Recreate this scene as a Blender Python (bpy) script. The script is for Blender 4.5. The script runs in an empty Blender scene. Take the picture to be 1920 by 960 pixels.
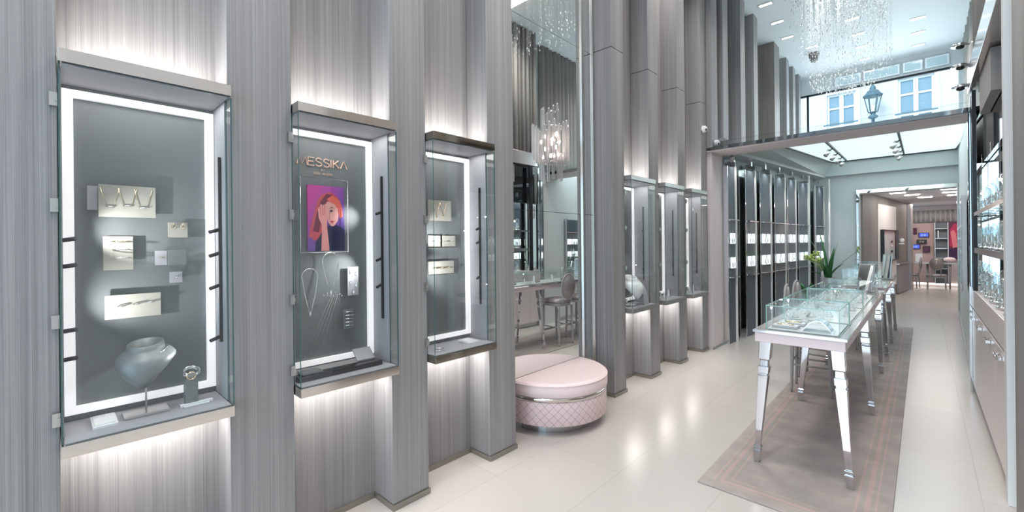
import bpy, math, random
from mathutils import Vector, Matrix
random.seed(7)
PI = math.pi
sc = bpy.context.scene
col = sc.collection

# ------------------------------------------------------------------ camera, world, exposure
cam_d = bpy.data.cameras.new('camera')
cam = bpy.data.objects.new('camera', cam_d)
col.objects.link(cam)
cam_d.sensor_width = 36.0
cam_d.lens = 816.0 / 1920.0 * 36.0
cam_d.shift_y = -22.7 / 1920.0
cam_d.clip_start = 0.05
cam.matrix_world = (Matrix.Translation((0, 0, 1.6)) @ Matrix.Rotation(math.radians(43.365), 4, 'Z')
                    @ Matrix.Rotation(PI / 2, 4, 'X') @ Matrix.Rotation(-0.0104, 4, 'Z'))
sc.camera = cam

EXPOSURE = -0.12
sc.view_settings.view_transform = 'Standard'
sc.view_settings.look = 'None'
sc.view_settings.exposure = EXPOSURE
sc.view_settings.gamma = 1.0
sc.view_settings.use_curve_mapping = False
try:
    sc.cycles.use_denoising = True
    sc.cycles.max_bounces = 10
    sc.cycles.transparent_max_bounces = 24
    sc.cycles.glossy_bounces = 6
    sc.cycles.diffuse_bounces = 5
    sc.cycles.sample_clamp_indirect = 6.0
    sc.cycles.caustics_reflective = False
    sc.cycles.caustics_refractive = False
except Exception:
    pass

world = bpy.data.worlds.new('world')
sc.world = world
world.use_nodes = True
wn = world.node_tree.nodes
wn['Background'].inputs[0].default_value = (0.66, 0.86, 1.0, 1)
wn['Background'].inputs[1].default_value = 2.2


def area(name, loc, rot, sx, sy, power, color=(1, 1, 1), spread=PI):
    d = bpy.data.lights.new(name, 'AREA')
    d.shape = 'RECTANGLE'
    d.size, d.size_y = sx, sy
    d.energy = power
    d.color = color
    d.spread = spread
    o = bpy.data.objects.new(name, d)
    o.location = loc
    o.rotation_euler = rot
    col.objects.link(o)
    return o


def spot(name, loc, target, power, color=(1, 1, 1), size=60, blend=0.6, r=0.03):
    d = bpy.data.lights.new(name, 'SPOT')
    d.energy = power
    d.color = color
    d.spot_size = math.radians(size)
    d.spot_blend = blend
    d.shadow_soft_size = r
    o = bpy.data.objects.new(name, d)
    o.location = loc
    o.rotation_euler = (Vector(target) - Vector(loc)).to_track_quat('-Z', 'Y').to_euler()
    col.objects.link(o)
    return o


# daylight entering through the shop front behind the camera
area('shopfront_daylight', (-0.9, -3.85, 2.6), (PI / 2, 0, 0), 3.2, 4.6, 115, (0.50, 0.76, 1.0))
# daylight entering through the tall street window at the far end
area('street_window_daylight', (-0.8, 13.15, 4.4), (-PI / 2, 0, 0), 2.4, 1.6, 44, (0.78, 0.92, 1.0))

# ------------------------------------------------------------------ materials
MATS = {}


def new_mat(name):
    m = bpy.data.materials.new(name)
    m.use_nodes = True
    MATS[name] = m
    return m, m.node_tree.nodes, m.node_tree.links, m.node_tree.nodes['Principled BSDF']


def mat(name, c, rough=0.5, metal=0.0, emit=None, es=0.0, spec=0.5, coat=0.0, noise=0.0, nscale=8, bump=0.0):
    m, n, l, b = new_mat(name)
    b.inputs['Base Color'].default_value = (*c, 1)
    b.inputs['Roughness'].default_value = rough
    b.inputs['Metallic'].default_value = metal
    b.inputs['Specular IOR Level'].default_value = spec
    if coat:
        b.inputs['Coat Weight'].default_value = coat
        b.inputs['Coat Roughness'].default_value = 0.05
    if emit:
        b.inputs['Emission Color'].default_value = (*emit, 1)
        b.inputs['Emission Strength'].default_value = es
    if noise or bump:
        g = n.new('ShaderNodeNewGeometry')
        t = n.new('ShaderNodeTexNoise')
        t.inputs['Scale'].default_value = nscale
        t.inputs['Detail'].default_value = 4
        l.new(g.outputs['Position'], t.inputs['Vector'])
        if noise:
            mx = n.new('ShaderNodeMix'); mx.data_type = 'RGBA'
            mx.inputs[6].default_value = (*[v * (1 - noise) for v in c], 1)
            mx.inputs[7].default_value = (*[min(1, v * (1 + noise)) for v in c], 1)
            l.new(t.outputs['Fac'], mx.inputs[0])
            l.new(mx.outputs[2], b.inputs['Base Color'])
        if bump:
            bp = n.new('ShaderNodeBump')
            bp.inputs['Strength'].default_value = bump
            bp.inputs['Distance'].default_value = 0.01
            l.new(t.outputs['Fac'], bp.inputs['Height'])
            l.new(bp.outputs['Normal'], b.inputs['Normal'])
    return m


def wood(name, dark, light, grain=110):
    m, n, l, b = new_mat(name)
    g = n.new('ShaderNodeNewGeometry')

    def noise(scale, detail, dist=0.0):
        mp = n.new('ShaderNodeMapping')
        mp.inputs['Scale'].default_value = scale
        t = n.new('ShaderNodeTexNoise')
        t.inputs['Scale'].default_value = 1
        t.inputs['Detail'].default_value = detail
        t.inputs['Distortion'].default_value = dist
        l.new(g.outputs['Position'], mp.inputs['Vector'])
        l.new(mp.outputs[0], t.inputs['Vector'])
        return t
    fine = noise((grain, grain, 1.1), 5, 0.4)
    plank = noise((10, 10, 0.03), 1)
    streak = noise((70, 70, 0.5), 3, 0.3)
    add = n.new('ShaderNodeMath'); add.operation = 'MULTIPLY_ADD'
    add.inputs[1].default_value = 0.62
    l.new(fine.outputs['Fac'], add.inputs[0])
    m2 = n.new('ShaderNodeMath'); m2.operation = 'MULTIPLY_ADD'; m2.inputs[1].default_value = 0.34
    l.new(plank.outputs['Fac'], m2.inputs[0])
    m3 = n.new('ShaderNodeMath'); m3.operation = 'MULTIPLY'; m3.inputs[1].default_value = 0.55
    l.new(streak.outputs['Fac'], m3.inputs[0])
    l.new(m3.outputs[0], m2.inputs[2])
    l.new(m2.outputs[0], add.inputs[2])
    r = n.new('ShaderNodeValToRGB')
    r.color_ramp.elements[0].position = 0.50
    r.color_ramp.elements[0].color = (*dark, 1)
    r.color_ramp.elements[1].position = 1.0
    r.color_ramp.elements[1].color = (*light, 1)
    l.new(add.outputs[0], r.inputs[0])
    l.new(r.outputs[0], b.inputs['Base Color'])
    b.inputs['Roughness'].default_value = 0.55
    bp = n.new('ShaderNodeBump'); bp.inputs['Strength'].default_value = 0.35; bp.inputs['Distance'].default_value = 0.004
    l.new(fine.outputs['Fac'], bp.inputs['Height'])
    l.new(bp.outputs['Normal'], b.inputs['Normal'])
    return m


def glass(name, tint, refl=0.12, edge=None, rough=0.0):
    m, n, l, b = new_mat(name)
    n.remove(b)
    out = n['Material Output']
    tr = n.new('ShaderNodeBsdfTransparent'); tr.inputs[0].default_value = (*tint, 1)
    gl = n.new('ShaderNodeBsdfGlossy'); gl.inputs['Roughness'].default_value = rough
    gl.inputs['Color'].default_value = (1, 1, 1, 1)
    fr = n.new('ShaderNodeFresnel'); fr.inputs['IOR'].default_value = 1.45
    mu = n.new('ShaderNodeMath'); mu.operation = 'MULTIPLY'; mu.inputs[1].default_value = refl / 0.04
    mu.use_clamp = True
    l.new(fr.outputs[0], mu.inputs[0])
    mi = n.new('ShaderNodeMath'); mi.operation = 'MINIMUM'; mi.inputs[1].default_value = refl * 2.2
    l.new(mu.outputs[0], mi.inputs[0])
    mx = n.new('ShaderNodeMixShader')
    l.new(mi.outputs[0], mx.inputs[0]); l.new(tr.outputs[0], mx.inputs[1]); l.new(gl.outputs[0], mx.inputs[2])
    l.new(mx.outputs[0], out.inputs[0])
    return m


M_wood = wood('grey_oak', (0.178, 0.176, 0.180), (0.36, 0.352, 0.35), 260)
M_woodw = wood('warm_oak', (0.15, 0.135, 0.125), (0.30, 0.27, 0.25), 190)
M_plinth = mat('plinth_metal', (0.30, 0.28, 0.25), 0.35, 0.6)
M_ceil = mat('ceiling_paint', (0.66, 0.68, 0.70), 0.7)
M_white = mat('white_paint', (0.72, 0.73, 0.73), 0.6)
M_cool = mat('cool_grey_wall', (0.58, 0.62, 0.62), 0.6)
M_pinkw = mat('blush_plaster', (0.68, 0.60, 0.60), 0.55)
M_mirror = mat('mirror_glass', (0.86, 0.89, 0.88), 0.012, 1.0)
M_chrome = mat('polished_chrome', (0.82, 0.83, 0.85), 0.07, 1.0)
M_bronze = mat('polished_champagne_steel', (0.72, 0.67, 0.63), 0.10, 1.0, noise=0.12, nscale=5, bump=0.04)
M_steel = mat('brushed_steel', (0.60, 0.59, 0.57), 0.28, 1.0)
M_black = mat('black_metal', (0.02, 0.02, 0.022), 0.4, 0.3)
M_darkglass = mat('dark_glass', (0.015, 0.018, 0.02), 0.04, 0.0, spec=0.8)
M_backp = mat('case_back_slate', (0.15, 0.165, 0.17), 0.55, noise=0.05, nscale=20)
M_liner = mat('case_liner_grey', (0.36, 0.36, 0.38), 0.55)
M_led = mat('white_light_strip', (1, 1, 1), 0.5, emit=(1.0, 0.97, 0.98), es=0.55)
M_glass = glass('clear_glass', (0.978, 0.988, 0.986), 0.035)
M_gedge = mat('glass_edge_green', (0.03, 0.12, 0.12), 0.15, spec=0.8)
M_gedge2 = mat('glass_edge_pale', (0.35, 0.62, 0.57), 0.15, spec=0.8)
M_card = mat('cream_card', (0.36, 0.35, 0.31), 0.6)
M_velvet = mat('grey_velvet', (0.19, 0.21, 0.215), 0.42, 0.35, noise=0.15, nscale=60)
M_silver = mat('bright_silver', (0.90, 0.90, 0.90), 0.12, 1.0)
M_gold = mat('rose_gold', (0.92, 0.60, 0.46), 0.45, 0.25)
M_goldj = mat('gold_jewel', (0.90, 0.75, 0.50), 0.15, 1.0)
M_acryl = mat('white_acrylic', (0.78, 0.80, 0.80), 0.2)
M_pleat = mat('blush_leather', (0.86, 0.70, 0.70), 0.42, noise=0.03, nscale=14, bump=0.05)
M_curtain = mat('taupe_curtain', (0.40, 0.38, 0.36), 0.8)
M_seat = mat('pewter_leather', (0.36, 0.33, 0.33), 0.3, 0.25)
M_frame = mat('grey_lacquered_wood', (0.33, 0.32, 0.32), 0.4)
M_leaf = mat('leaf_green', (0.05, 0.20, 0.06), 0.4, noise=0.3, nscale=20)
M_flower = mat('lime_blossom', (0.42, 0.52, 0.14), 0.5, noise=0.2, nscale=60)
M_table = mat('table_blush_lacquer', (0.80, 0.67, 0.69), 0.3, coat=0.2)
M_ttop = mat('table_top_taupe', (0.48, 0.45, 0.43), 0.12, 0.3)
M_slate = mat('slate_fin', (0.075, 0.095, 0.115), 0.38, 0.0, spec=0.35)
M_sky = mat('luminous_ceiling', (0.9, 1, 1), 0.5, emit=(0.72, 0.93, 0.95), es=0.95)
M_lamp = mat('lamp_glow', (1, 1, 1), 0.5, emit=(1.0, 0.96, 0.92), es=12)
M_warm = mat('warm_bulb', (1, 1, 1), 0.5, emit=(1.0, 0.82, 0.74), es=45)
M_stone = mat('cream_stone', (0.62, 0.60, 0.56), 0.8, noise=0.05, nscale=3)
M_wframe = mat('white_window_frame', (0.8, 0.8, 0.8), 0.5)
M_wpane = mat('far_window_pane', (0.22, 0.32, 0.38), 0.1)
M_iron = mat('verdigris_iron', (0.10, 0.17, 0.20), 0.5, 0.4)
M_rose = mat('rose_tufted_fabric', (0.52, 0.36, 0.34), 0.75)
M_cab = mat('cabinet_blush_lacquer', (0.76, 0.67, 0.65), 0.3, coat=0.15)
M_crystal = mat('cut_crystal', (0.95, 0.97, 0.98), 0.15, 0.0, spec=1.0)
def frosted(name):
    m = glass(name, (0.97, 0.965, 0.965), 0.14, rough=0.1)
    n, l = m.node_tree.nodes, m.node_tree.links
    out = n['Material Output']; src = out.inputs[0].links[0].from_socket
    df = n.new('ShaderNodeBsdfTranslucent'); df.inputs[0].default_value = (1, .97, .96, 1)
    mx = n.new('ShaderNodeMixShader'); mx.inputs[0].default_value = 0.28
    l.new(src, mx.inputs[1]); l.new(df.outputs[0], mx.inputs[2]); l.new(mx.outputs[0], out.inputs[0])
    return m


M_tubeglass = frosted('ribbed_glass') or glass('ribbed_glass', (0.97, 0.965, 0.965), 0.12, rough=0.12)
M_cord = mat('fine_silver_wire', (0.75, 0.78, 0.8), 0.4, 0.6)
M_screen = mat('blue_picture', (0.02, 0.03, 0.3), 0.3, emit=(0.10, 0.18, 0.9), es=0.9)
M_shelfback = mat('shelf_back_grey', (0.20, 0.22, 0.23), 0.6)


def floor_mat():
    m, n, l, b = new_mat('polished_limestone')
    g = n.new('ShaderNodeNewGeometry')
    t = n.new('ShaderNodeTexNoise'); t.inputs['Scale'].default_value = 2.2; t.inputs['Detail'].default_value = 5
    l.new(g.outputs['Position'], t.inputs['Vector'])
    br = n.new('ShaderNodeTexBrick')
    br.inputs['Scale'].default_value = 1.0
    br.inputs['Brick Width'].default_value = 1.2
    br.inputs['Row Height'].default_value = 0.6
    br.inputs['Mortar Size'].default_value = 0.0035
    br.inputs['Color1'].default_value = (0.54, 0.50, 0.47, 1)
    br.inputs['Color2'].default_value = (0.515, 0.48, 0.452, 1)
    br.inputs['Mortar'].default_value = (0.46, 0.43, 0.40, 1)
    mp = n.new('ShaderNodeMapping'); mp.inputs['Rotation'].default_value = (0, 0, PI / 2)
    mp.inputs['Location'].default_value = (0.3, 0.35, 0)
    l.new(g.outputs['Position'], mp.inputs[0]); l.new(mp.outputs[0], br.inputs['Vector'])
    mx = n.new('ShaderNodeMix'); mx.data_type = 'RGBA'; mx.blend_type = 'MULTIPLY'
    mx.inputs[0].default_value = 0.35
    r = n.new('ShaderNodeValToRGB')
    r.color_ramp.elements[0].color = (0.82, 0.82, 0.82, 1); r.color_ramp.elements[1].color = (1, 1, 1, 1)
    l.new(t.outputs['Fac'], r.inputs[0]); l.new(br.outputs['Color'], mx.inputs[6]); l.new(r.outputs[0], mx.inputs[7])
    l.new(mx.outputs[2], b.inputs['Base Color'])
    b.inputs['Roughness'].default_value = 0.24
    b.inputs['Specular IOR Level'].default_value = 0.55
    return m


M_floor = floor_mat()


def rug_mat():
    # woven taupe pile; two rose stripes run round the border of the rug
    m, n, l, b = new_mat('taupe_rug_pile')
    tc = n.new('ShaderNodeTexCoord')
    sx = n.new('ShaderNodeSeparateXYZ'); l.new(tc.outputs['Object'], sx.inputs[0])

    def math_(op, a, bb=None, clamp=False):
        q = n.new('ShaderNodeMath'); q.operation = op; q.use_clamp = clamp
        for i, v in enumerate((a, bb)):
            if v is None: continue
            if isinstance(v, (int, float)): q.inputs[i].default_value = v
            else: l.new(v, q.inputs[i])
        return q.outputs[0]
    ax = math_('SUBTRACT', RUGW / 2, math_('ABSOLUTE', sx.outputs[0]))
    ay = math_('SUBTRACT', RUGL / 2, math_('ABSOLUTE', sx.outputs[1]))
    d = math_('MINIMUM', ax, ay)

    def stripe(c, w):
        return math_('LESS_THAN', math_('ABSOLUTE', math_('SUBTRACT', d, c)), w)
    s = math_('ADD', math_('ADD', stripe(0.115, 0.013), stripe(0.165, 0.006)), stripe(0.075, 0.005), True)
    g = n.new('ShaderNodeTexNoise'); g.inputs['Scale'].default_value = 5; g.inputs['Detail'].default_value = 8
    l.new(tc.outputs['Object'], g.inputs['Vector'])
    f = math_('MULTIPLY', s, math_('MULTIPLY', g.outputs['Fac'], .62))
    mx = n.new('ShaderNodeMix'); mx.data_type = 'RGBA'
    r = n.new('ShaderNodeValToRGB')
    r.color_ramp.elements[0].position = 0.3; r.color_ramp.elements[1].position = 0.7
    r.color_ramp.elements[0].color = (0.30, 0.27, 0.255, 1); r.color_ramp.elements[1].color = (0.40, 0.36, 0.335, 1)
    l.new(g.outputs['Fac'], r.inputs[0]); l.new(r.outputs[0], mx.inputs[6])
    mx.inputs[7].default_value = (0.66, 0.36, 0.34, 1)
    l.new(f, mx.inputs[0]); l.new(mx.outputs[2], b.inputs['Base Color'])
    b.inputs['Roughness'].default_value = 0.85
    return m


RUGW, RUGL = 0.965, 7.70


def quilt_mat():
    # blush leather with a stitched diamond grid on the drum of the ottoman
    m, n, l, b = new_mat('quilted_blush_leather')
    tc = n.new('ShaderNodeTexCoord')
    sx = n.new('ShaderNodeSeparateXYZ'); l.new(tc.outputs['Object'], sx.inputs[0])

    def mt(op, a, bb=None):
        q = n.new('ShaderNodeMath'); q.operation = op
        for i, v in enumerate((a, bb)):
            if v is None: continue
            if isinstance(v, (int, float)): q.inputs[i].default_value = v
            else: l.new(v, q.inputs[i])
        return q.outputs[0]
    ang = mt('MULTIPLY', mt('ARCTAN2', sx.outputs[1], sx.outputs[0]), 0.50)
    k = 1 / 0.072
    u = mt('MULTIPLY', mt('ADD', ang, sx.outputs[2]), k)
    v = mt('MULTIPLY', mt('SUBTRACT', ang, sx.outputs[2]), k)

    def line(w):
        return mt('LESS_THAN', mt('ABSOLUTE', mt('SUBTRACT', mt('FRACT', mt('ADD', w, 50)), 0.5)), 0.028)
    s = mt('MAXIMUM', line(u), line(v))
    mx = n.new('ShaderNodeMix'); mx.data_type = 'RGBA'
    mx.inputs[6].default_value = (0.84, 0.66, 0.67, 1); mx.inputs[7].default_value = (0.36, 0.27, 0.28, 1)
    l.new(s, mx.inputs[0]); l.new(mx.outputs[2], b.inputs['Base Color'])
    b.inputs['Roughness'].default_value = 0.4
    return m


M_rug = rug_mat()
M_quilt = quilt_mat()


def poster_mat(name, c0, c1, c2):
    # printed backdrop of the poster: magenta turning violet and then deep blue
    m, n, l, b = new_mat(name)
    tc = n.new('ShaderNodeTexCoord')
    sx = n.new('ShaderNodeSeparateXYZ'); l.new(tc.outputs['Generated'], sx.inputs[0])
    a = n.new('ShaderNodeMath'); a.operation = 'SUBTRACT'
    l.new(sx.outputs[1], a.inputs[0]); l.new(sx.outputs[2], a.inputs[1])
    q = n.new('ShaderNodeMath'); q.operation = 'MULTIPLY_ADD'; q.inputs[1].default_value = 0.5; q.inputs[2].default_value = 0.5
    l.new(a.outputs[0], q.inputs[0])
    r = n.new('ShaderNodeValToRGB')
    e = r.color_ramp.elements
    e[0].position = 0.15; e[0].color = (*c0, 1)
    e[1].position = 0.85; e[1].color = (*c2, 1)
    x = e.new(0.5); x.color = (*c1, 1)
    l.new(q.outputs[0], r.inputs[0]); l.new(r.outputs[0], b.inputs['Base Color'])
    b.inputs['Roughness'].default_value = 0.3
    return m


M_poster = poster_mat('poster_print', (0.62, 0.06, 0.36), (0.30, 0.09, 0.45), (0.03, 0.03, 0.22))

# ------------------------------------------------------------------ mesh builder


class MB:
    def __init__(s):
        s.v = []; s.f = []; s.m = []; s.s = []

    def add(s, vs, fs, m=0, smooth=False):
        k = len(s.v)
        s.v += [tuple(p) for p in vs]
        for f in fs:
            s.f.append(tuple(i + k for i in f)); s.m.append(m); s.s.append(smooth)
        return s

    def box(s, x0, x1, y0, y1, z0, z1, m=0, mats=None):
        vs = [(x0, y0, z0), (x1, y0, z0), (x1, y1, z0), (x0, y1, z0), (x0, y0, z1), (x1, y0, z1), (x1, y1, z1), (x0, y1, z1)]
        fs = [(0, 3, 2, 1), (4, 5, 6, 7), (0, 1, 5, 4), (1, 2, 6, 5), (2, 3, 7, 6), (3, 0, 4, 7)]
        if mats:
            for f, mm in zip(fs, mats): s.add([vs[i] for i in f], [(0, 1, 2, 3)], mm)
            return s
        return s.add(vs, fs, m)

    def pane(s, x0, x1, y0, y1, z0, z1, axis):
        # sheet of glass: big faces slot 0, the four edges slot 1
        e = {'x': (1, 1, 1, 0, 1, 0), 'y': (1, 1, 0, 1, 0, 1), 'z': (0, 0, 1, 1, 1, 1)}[axis]
        return s.box(x0, x1, y0, y1, z0, z1, mats=e)

    def hexa(s, b, t, m=0):
        # eight-point solid from a bottom quad and a top quad
        return s.add(list(b) + list(t), [(0, 3, 2, 1), (4, 5, 6, 7), (0, 1, 5, 4), (1, 2, 6, 5), (2, 3, 7, 6), (3, 0, 4, 7)], m)

    def tube(s, pts, r, seg=8, m=0, caps=True, smooth=True, sq=False):
        pts = [Vector(p) for p in pts]
        n = len(pts)
        rs = r if isinstance(r, (list, tuple)) else [r] * n
        k = len(s.v)
        ref = None
        for i, p in enumerate(pts):
            d = (pts[min(i + 1, n - 1)] - pts[max(i - 1, 0)]).normalized()
            if ref is None:
                ref = Vector((0, 0, 1)) if abs(d.z) < 0.9 else Vector((1, 0, 0))
            u = (ref - d * ref.dot(d)).normalized()
            ref = u
            w = d.cross(u)
            for j in range(seg):
                a = 2 * PI * (j + (0.5 if sq else 0)) / seg
                s.v.append(tuple(p + (u * math.cos(a) + w * math.sin(a)) * rs[i]))
        for i in range(n - 1):
            for j in range(seg):
                a = k + i * seg + j; b = k + i * seg + (j + 1) % seg
                s.f.append((a, b, b + seg, a + seg)); s.m.append(m); s.s.append(smooth)
        if caps:
            s.f.append(tuple(k + j for j in reversed(range(seg)))); s.m.append(m); s.s.append(False)
            s.f.append(tuple(k + (n - 1) * seg + j for j in range(seg))); s.m.append(m); s.s.append(False)
        return s

    def ring(s, c, r, th, normal='z', seg=24, m=0, a0=0, a1=2 * PI, ry=None):
        ry = ry or r
        pts = []
        full = abs(a1 - a0 - 2 * PI) < 1e-6
        for i in range(seg + 1):
            a = a0 + (a1 - a0) * i / seg
            u, w = r * math.cos(a), ry * math.sin(a)
            pts.append({'z': (c[0] + u, c[1] + w, c[2]), 'x': (c[0], c[1] + u, c[2] + w), 'y': (c[0] + u, c[1], c[2] + w)}[normal])
        return s.tube(pts, th, 6, m, caps=not full)

    def lathe(s, prof, c=(0, 0, 0), seg=32, m=0, a0=0, a1=2 * PI, smooth=True, close=False, cap=True):
        full = abs(a1 - a0 - 2 * PI) < 1e-6
        cnt = seg if full else seg + 1
        k = len(s.v)
        for (r, z) in prof:
            for j in range(cnt):
                a = a0 + (a1 - a0) * j / seg
                s.v.append((c[0] + r * math.cos(a), c[1] + r * math.sin(a), c[2] + z))
        for i in range(len(prof) - 1):
            for j in range(seg):
                a = k + i * cnt + j; b = k + i * cnt + (j + 1) % cnt
                s.f.append((a, b, b + cnt, a + cnt)); s.m.append(m); s.s.append(smooth)
        if full and cap:
            if prof[0][0] > 1e-5:
                s.f.append(tuple(k + j for j in reversed(range(cnt)))); s.m.append(m); s.s.append(False)
            if prof[-1][0] > 1e-5:
                s.f.append(tuple(k + (len(prof) - 1) * cnt + j for j in range(cnt))); s.m.append(m); s.s.append(False)
        if not full:
            # flat cut face
            for j in (0, cnt - 1):
                f = [k + i * cnt + j for i in range(len(prof))]
                s.f.append(tuple(f if j else reversed(f))); s.m.append(m); s.s.append(False)
        return s

    def ball(s, c, rx, ry=None, rz=None, seg=12, m=0):
        ry = ry or rx; rz = rz or rx
        n = max(4, seg // 2)
        k = len(s.v)
        for i in range(n + 1):
            t = PI * i / n
            for j in range(seg):
                a = 2 * PI * j / seg
                s.v.append((c[0] + rx * math.sin(t) * math.cos(a), c[1] + ry * math.sin(t) * math.sin(a), c[2] - rz * math.cos(t)))
        for i in range(n):
            for j in range(seg):
                a = k + i * seg + j; b = k + i * seg + (j + 1) % seg
                s.f.append((a, b, b + seg, a + seg)); s.m.append(m); s.s.append(True)
        return s

    def octa(s, c, r, h, m=0):
        x, y, z = c
        return s.add([(x + r, y, z), (x, y + r, z), (x - r, y, z), (x, y - r, z), (x, y, z + h), (x, y, z - h)],
                     [(0, 1, 4), (1, 2, 4), (2, 3, 4), (3, 0, 4), (1, 0, 5), (2, 1, 5), (3, 2, 5), (0, 3, 5)], m)

    def poly(s, pts, m=0):
        return s.add(pts, [tuple(range(len(pts)))], m)

    def xf(s, M, start=0):
        for i in range(start, len(s.v)):
            s.v[i] = tuple(M @ Vector(s.v[i]))
        return s


def part(name, mb, mats, root=None, bevel=0.0, local=False, label=None):
    if not isinstance(mats, (list, tuple)): mats = [mats]
    me = bpy.data.meshes.new(name)
    off = (0, 0, 0)
    if root is not None and not local:
        o_ = root
        off = Vector((0, 0, 0))
        while o_ is not None:
            off += Vector(o_.location); o_ = o_.parent
    vs = [(v[0] - off[0], v[1] - off[1], v[2] - off[2]) for v in mb.v]
    me.from_pydata(vs, [], mb.f)
    for m in mats: me.materials.append(m)
    me.polygons.foreach_set('material_index', mb.m)
    me.polygons.foreach_set('use_smooth', mb.s)
    me.update()
    o = bpy.data.objects.new(name, me)
    col.objects.link(o)
    if root is not None: o.parent = root
    if bevel:
        md = o.modifiers.new('bevel', 'BEVEL'); md.width = bevel; md.segments = 2; md.limit_method = 'ANGLE'
    if label: o['label'] = label
    return o


def tag(o, label, cat, group=None):
    o['label'] = label; o['category'] = cat
    if group: o['group'] = group
    return o


def thing(name, label, cat, loc=(0, 0, 0), group=None, rotz=0):
    o = bpy.data.objects.new(name, None)
    col.objects.link(o)
    o.location = loc; o.rotation_euler = (0, 0, rotz)
    o.empty_display_size = 0.1
    return tag(o, label, cat, group)


def solo(name, mb, mats, label, cat, group=None, bevel=0.0, base=None):
    """a thing that is one mesh; mesh given in world space, origin put at its base"""
    xs = [v[0] for v in mb.v]; ys = [v[1] for v in mb.v]; zs = [v[2] for v in mb.v]
    c = base or ((min(xs) + max(xs)) / 2, (min(ys) + max(ys)) / 2, min(zs))
    mb.v = [(v[0] - c[0], v[1] - c[1], v[2] - c[2]) for v in mb.v]
    o = part(name, mb, mats, bevel=bevel)
    o.location = c
    return tag(o, label, cat, group)


def struct(name, mb, mats, bevel=0.0):
    o = part(name, mb, mats, bevel=bevel)
    o['kind'] = 'structure'
    return o


def dup(root, loc, label=None, group=None, rotz=None):
    r = root.copy(); col.objects.link(r); r.location = loc
    if rotz is not None: r.rotation_euler = (0, 0, rotz)
    if label: r['label'] = label
    if group: r['group'] = group
    for ch in list(root.children):
        c = ch.copy(); col.objects.link(c); c.parent = r
        for g in list(ch.children):
            d = g.copy(); col.objects.link(d); d.parent = c
    return r


# ------------------------------------------------------------------ the room
CEIL = 5.74
FAR = 13.3
struct('floor', MB().box(-3.2, 2.2, -4.0, 21.2, -0.1, 0.0), M_floor)
struct('ceiling', MB().box(-3.2, 2.2, -4.0, FAR, CEIL, CEIL + 0.1), M_ceil)
XB = -2.55      # wall plane behind the pilasters
XF = -2.33      # front of the pilasters
w = MB()
w.box(XB - 0.2, XB, -4.0, 2.50, 0, CEIL)
w.box(XB - 0.2, XB - 0.02, 2.50, 3.99, 0, CEIL)
w.box(XB - 0.2, XB, 3.99, 6.90, 0, CEIL)
w.box(XB - 0.2, XB, 6.90, FAR, 3.225, CEIL)
struct('wall_left', w, M_wood)
# wall behind the camera with the shop front opening
w = MB()
w.box(-2.75, -2.5, -4.0, -3.9, 0, CEIL); w.box(0.7, 1.2, -4.0, -3.9, 0, CEIL); w.box(-2.5, 0.7, -4.0, -3.9, 4.95, CEIL)
struct('wall_back', w, M_white)
# right wall
w = MB()
w.box(0.50, 0.75, 4.02, 6.60, 0.0, CEIL)
w.box(0.46, 0.75, -3.9, 3.90, 0.0, CEIL)
struct('wall_right', w, M_white)
w = MB()
w.hexa([(0.37, 6.72, 0), (0.42, 6.72, 0), (0.60, FAR, 0), (0.56, FAR, 0)], [(0.37, 6.72, 2.93), (0.42, 6.72, 2.93), (0.60, FAR, 3.54), (0.56, FAR, 3.54)])
struct('wall_right_inner', w, M_white)
struct('wall_right_upper', MB().box(0.72, 0.80, 6.605, FAR, 0, CEIL), M_cool)
struct('baseboard_right', MB().hexa([(0.385, 7.25, 0), (0.42, 7.25, 0), (0.575, FAR - .02, 0), (0.54, FAR - .02, 0)],
                                    [(0.385, 7.25, 0.07), (0.42, 7.25, 0.07), (0.575, FAR - .02, 0.07), (0.54, FAR - .02, 0.07)]), M_steel)

# portal between the front room and the inner room
w = MB().box(XB, -2.27, 6.74, 7.21, 0.0, 2.93)
struct('trim_1', w, M_pinkw)
struct('baseboard_7', MB().box(-2.275, -2.262, 6.74, 7.215, 0, 0.035), M_plinth)
w = MB().box(-2.55, 0.37, 6.70, 7.21, 2.93, 2.945)
struct('trim_2', w, M_pinkw)
w = MB().box(-2.262, 0.45, 6.68, 7.21, 2.946, 2.995)
struct('trim_3', w, mat('portal_mirror_band', (0.42, 0.46, 0.47), 0.04, 1.0))
w2 = MB().pane(-2.25, 0.36, 6.681, 6.693, 2.996, 3.055, 'y')
struct('trim_4', w2, [M_glass, M_gedge])

# inner room: side wall behind the fins, slanted soffit, luminous ceiling, far wall
w = MB()
w.hexa([(-2.75, 7.21, 0), (-2.46, 7.21, 0), (-2.02, FAR, 0), (-2.75, FAR, 0)], [(-2.75, 7.21, 3.0), (-2.46, 7.21, 3.0), (-2.02, FAR, 3.16), (-2.75, FAR, 3.16)])
struct('wall_left_inner', w, M_cool)
w = MB()
w.hexa([(-2.75, 7.22, 3.0), (-2.20, 7.22, 3.0), (-1.75, FAR, 3.16), (-2.75, FAR, 3.16)], [(-2.75, 7.22, 3.05), (-2.20, 7.22, 3.05), (-1.75, FAR, 3.21), (-2.75, FAR, 3.21)])
struct('trim_5', w, M_white)
w = MB()
w.hexa([(-2.22, 7.22, 3.052), (-2.19, 7.22, 3.05), (-1.74, FAR, 3.212), (-1.80, FAR, 3.212)], [(-1.78, 7.22, 3.06), (-1.60, 7.22, 3.06), (-1.60, FAR, 3.54), (-1.72, FAR, 3.54)])
struct('trim_6', w, M_cool)


def zs(y): return 3.05 + (y - 7.2) * 0.0795


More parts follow.
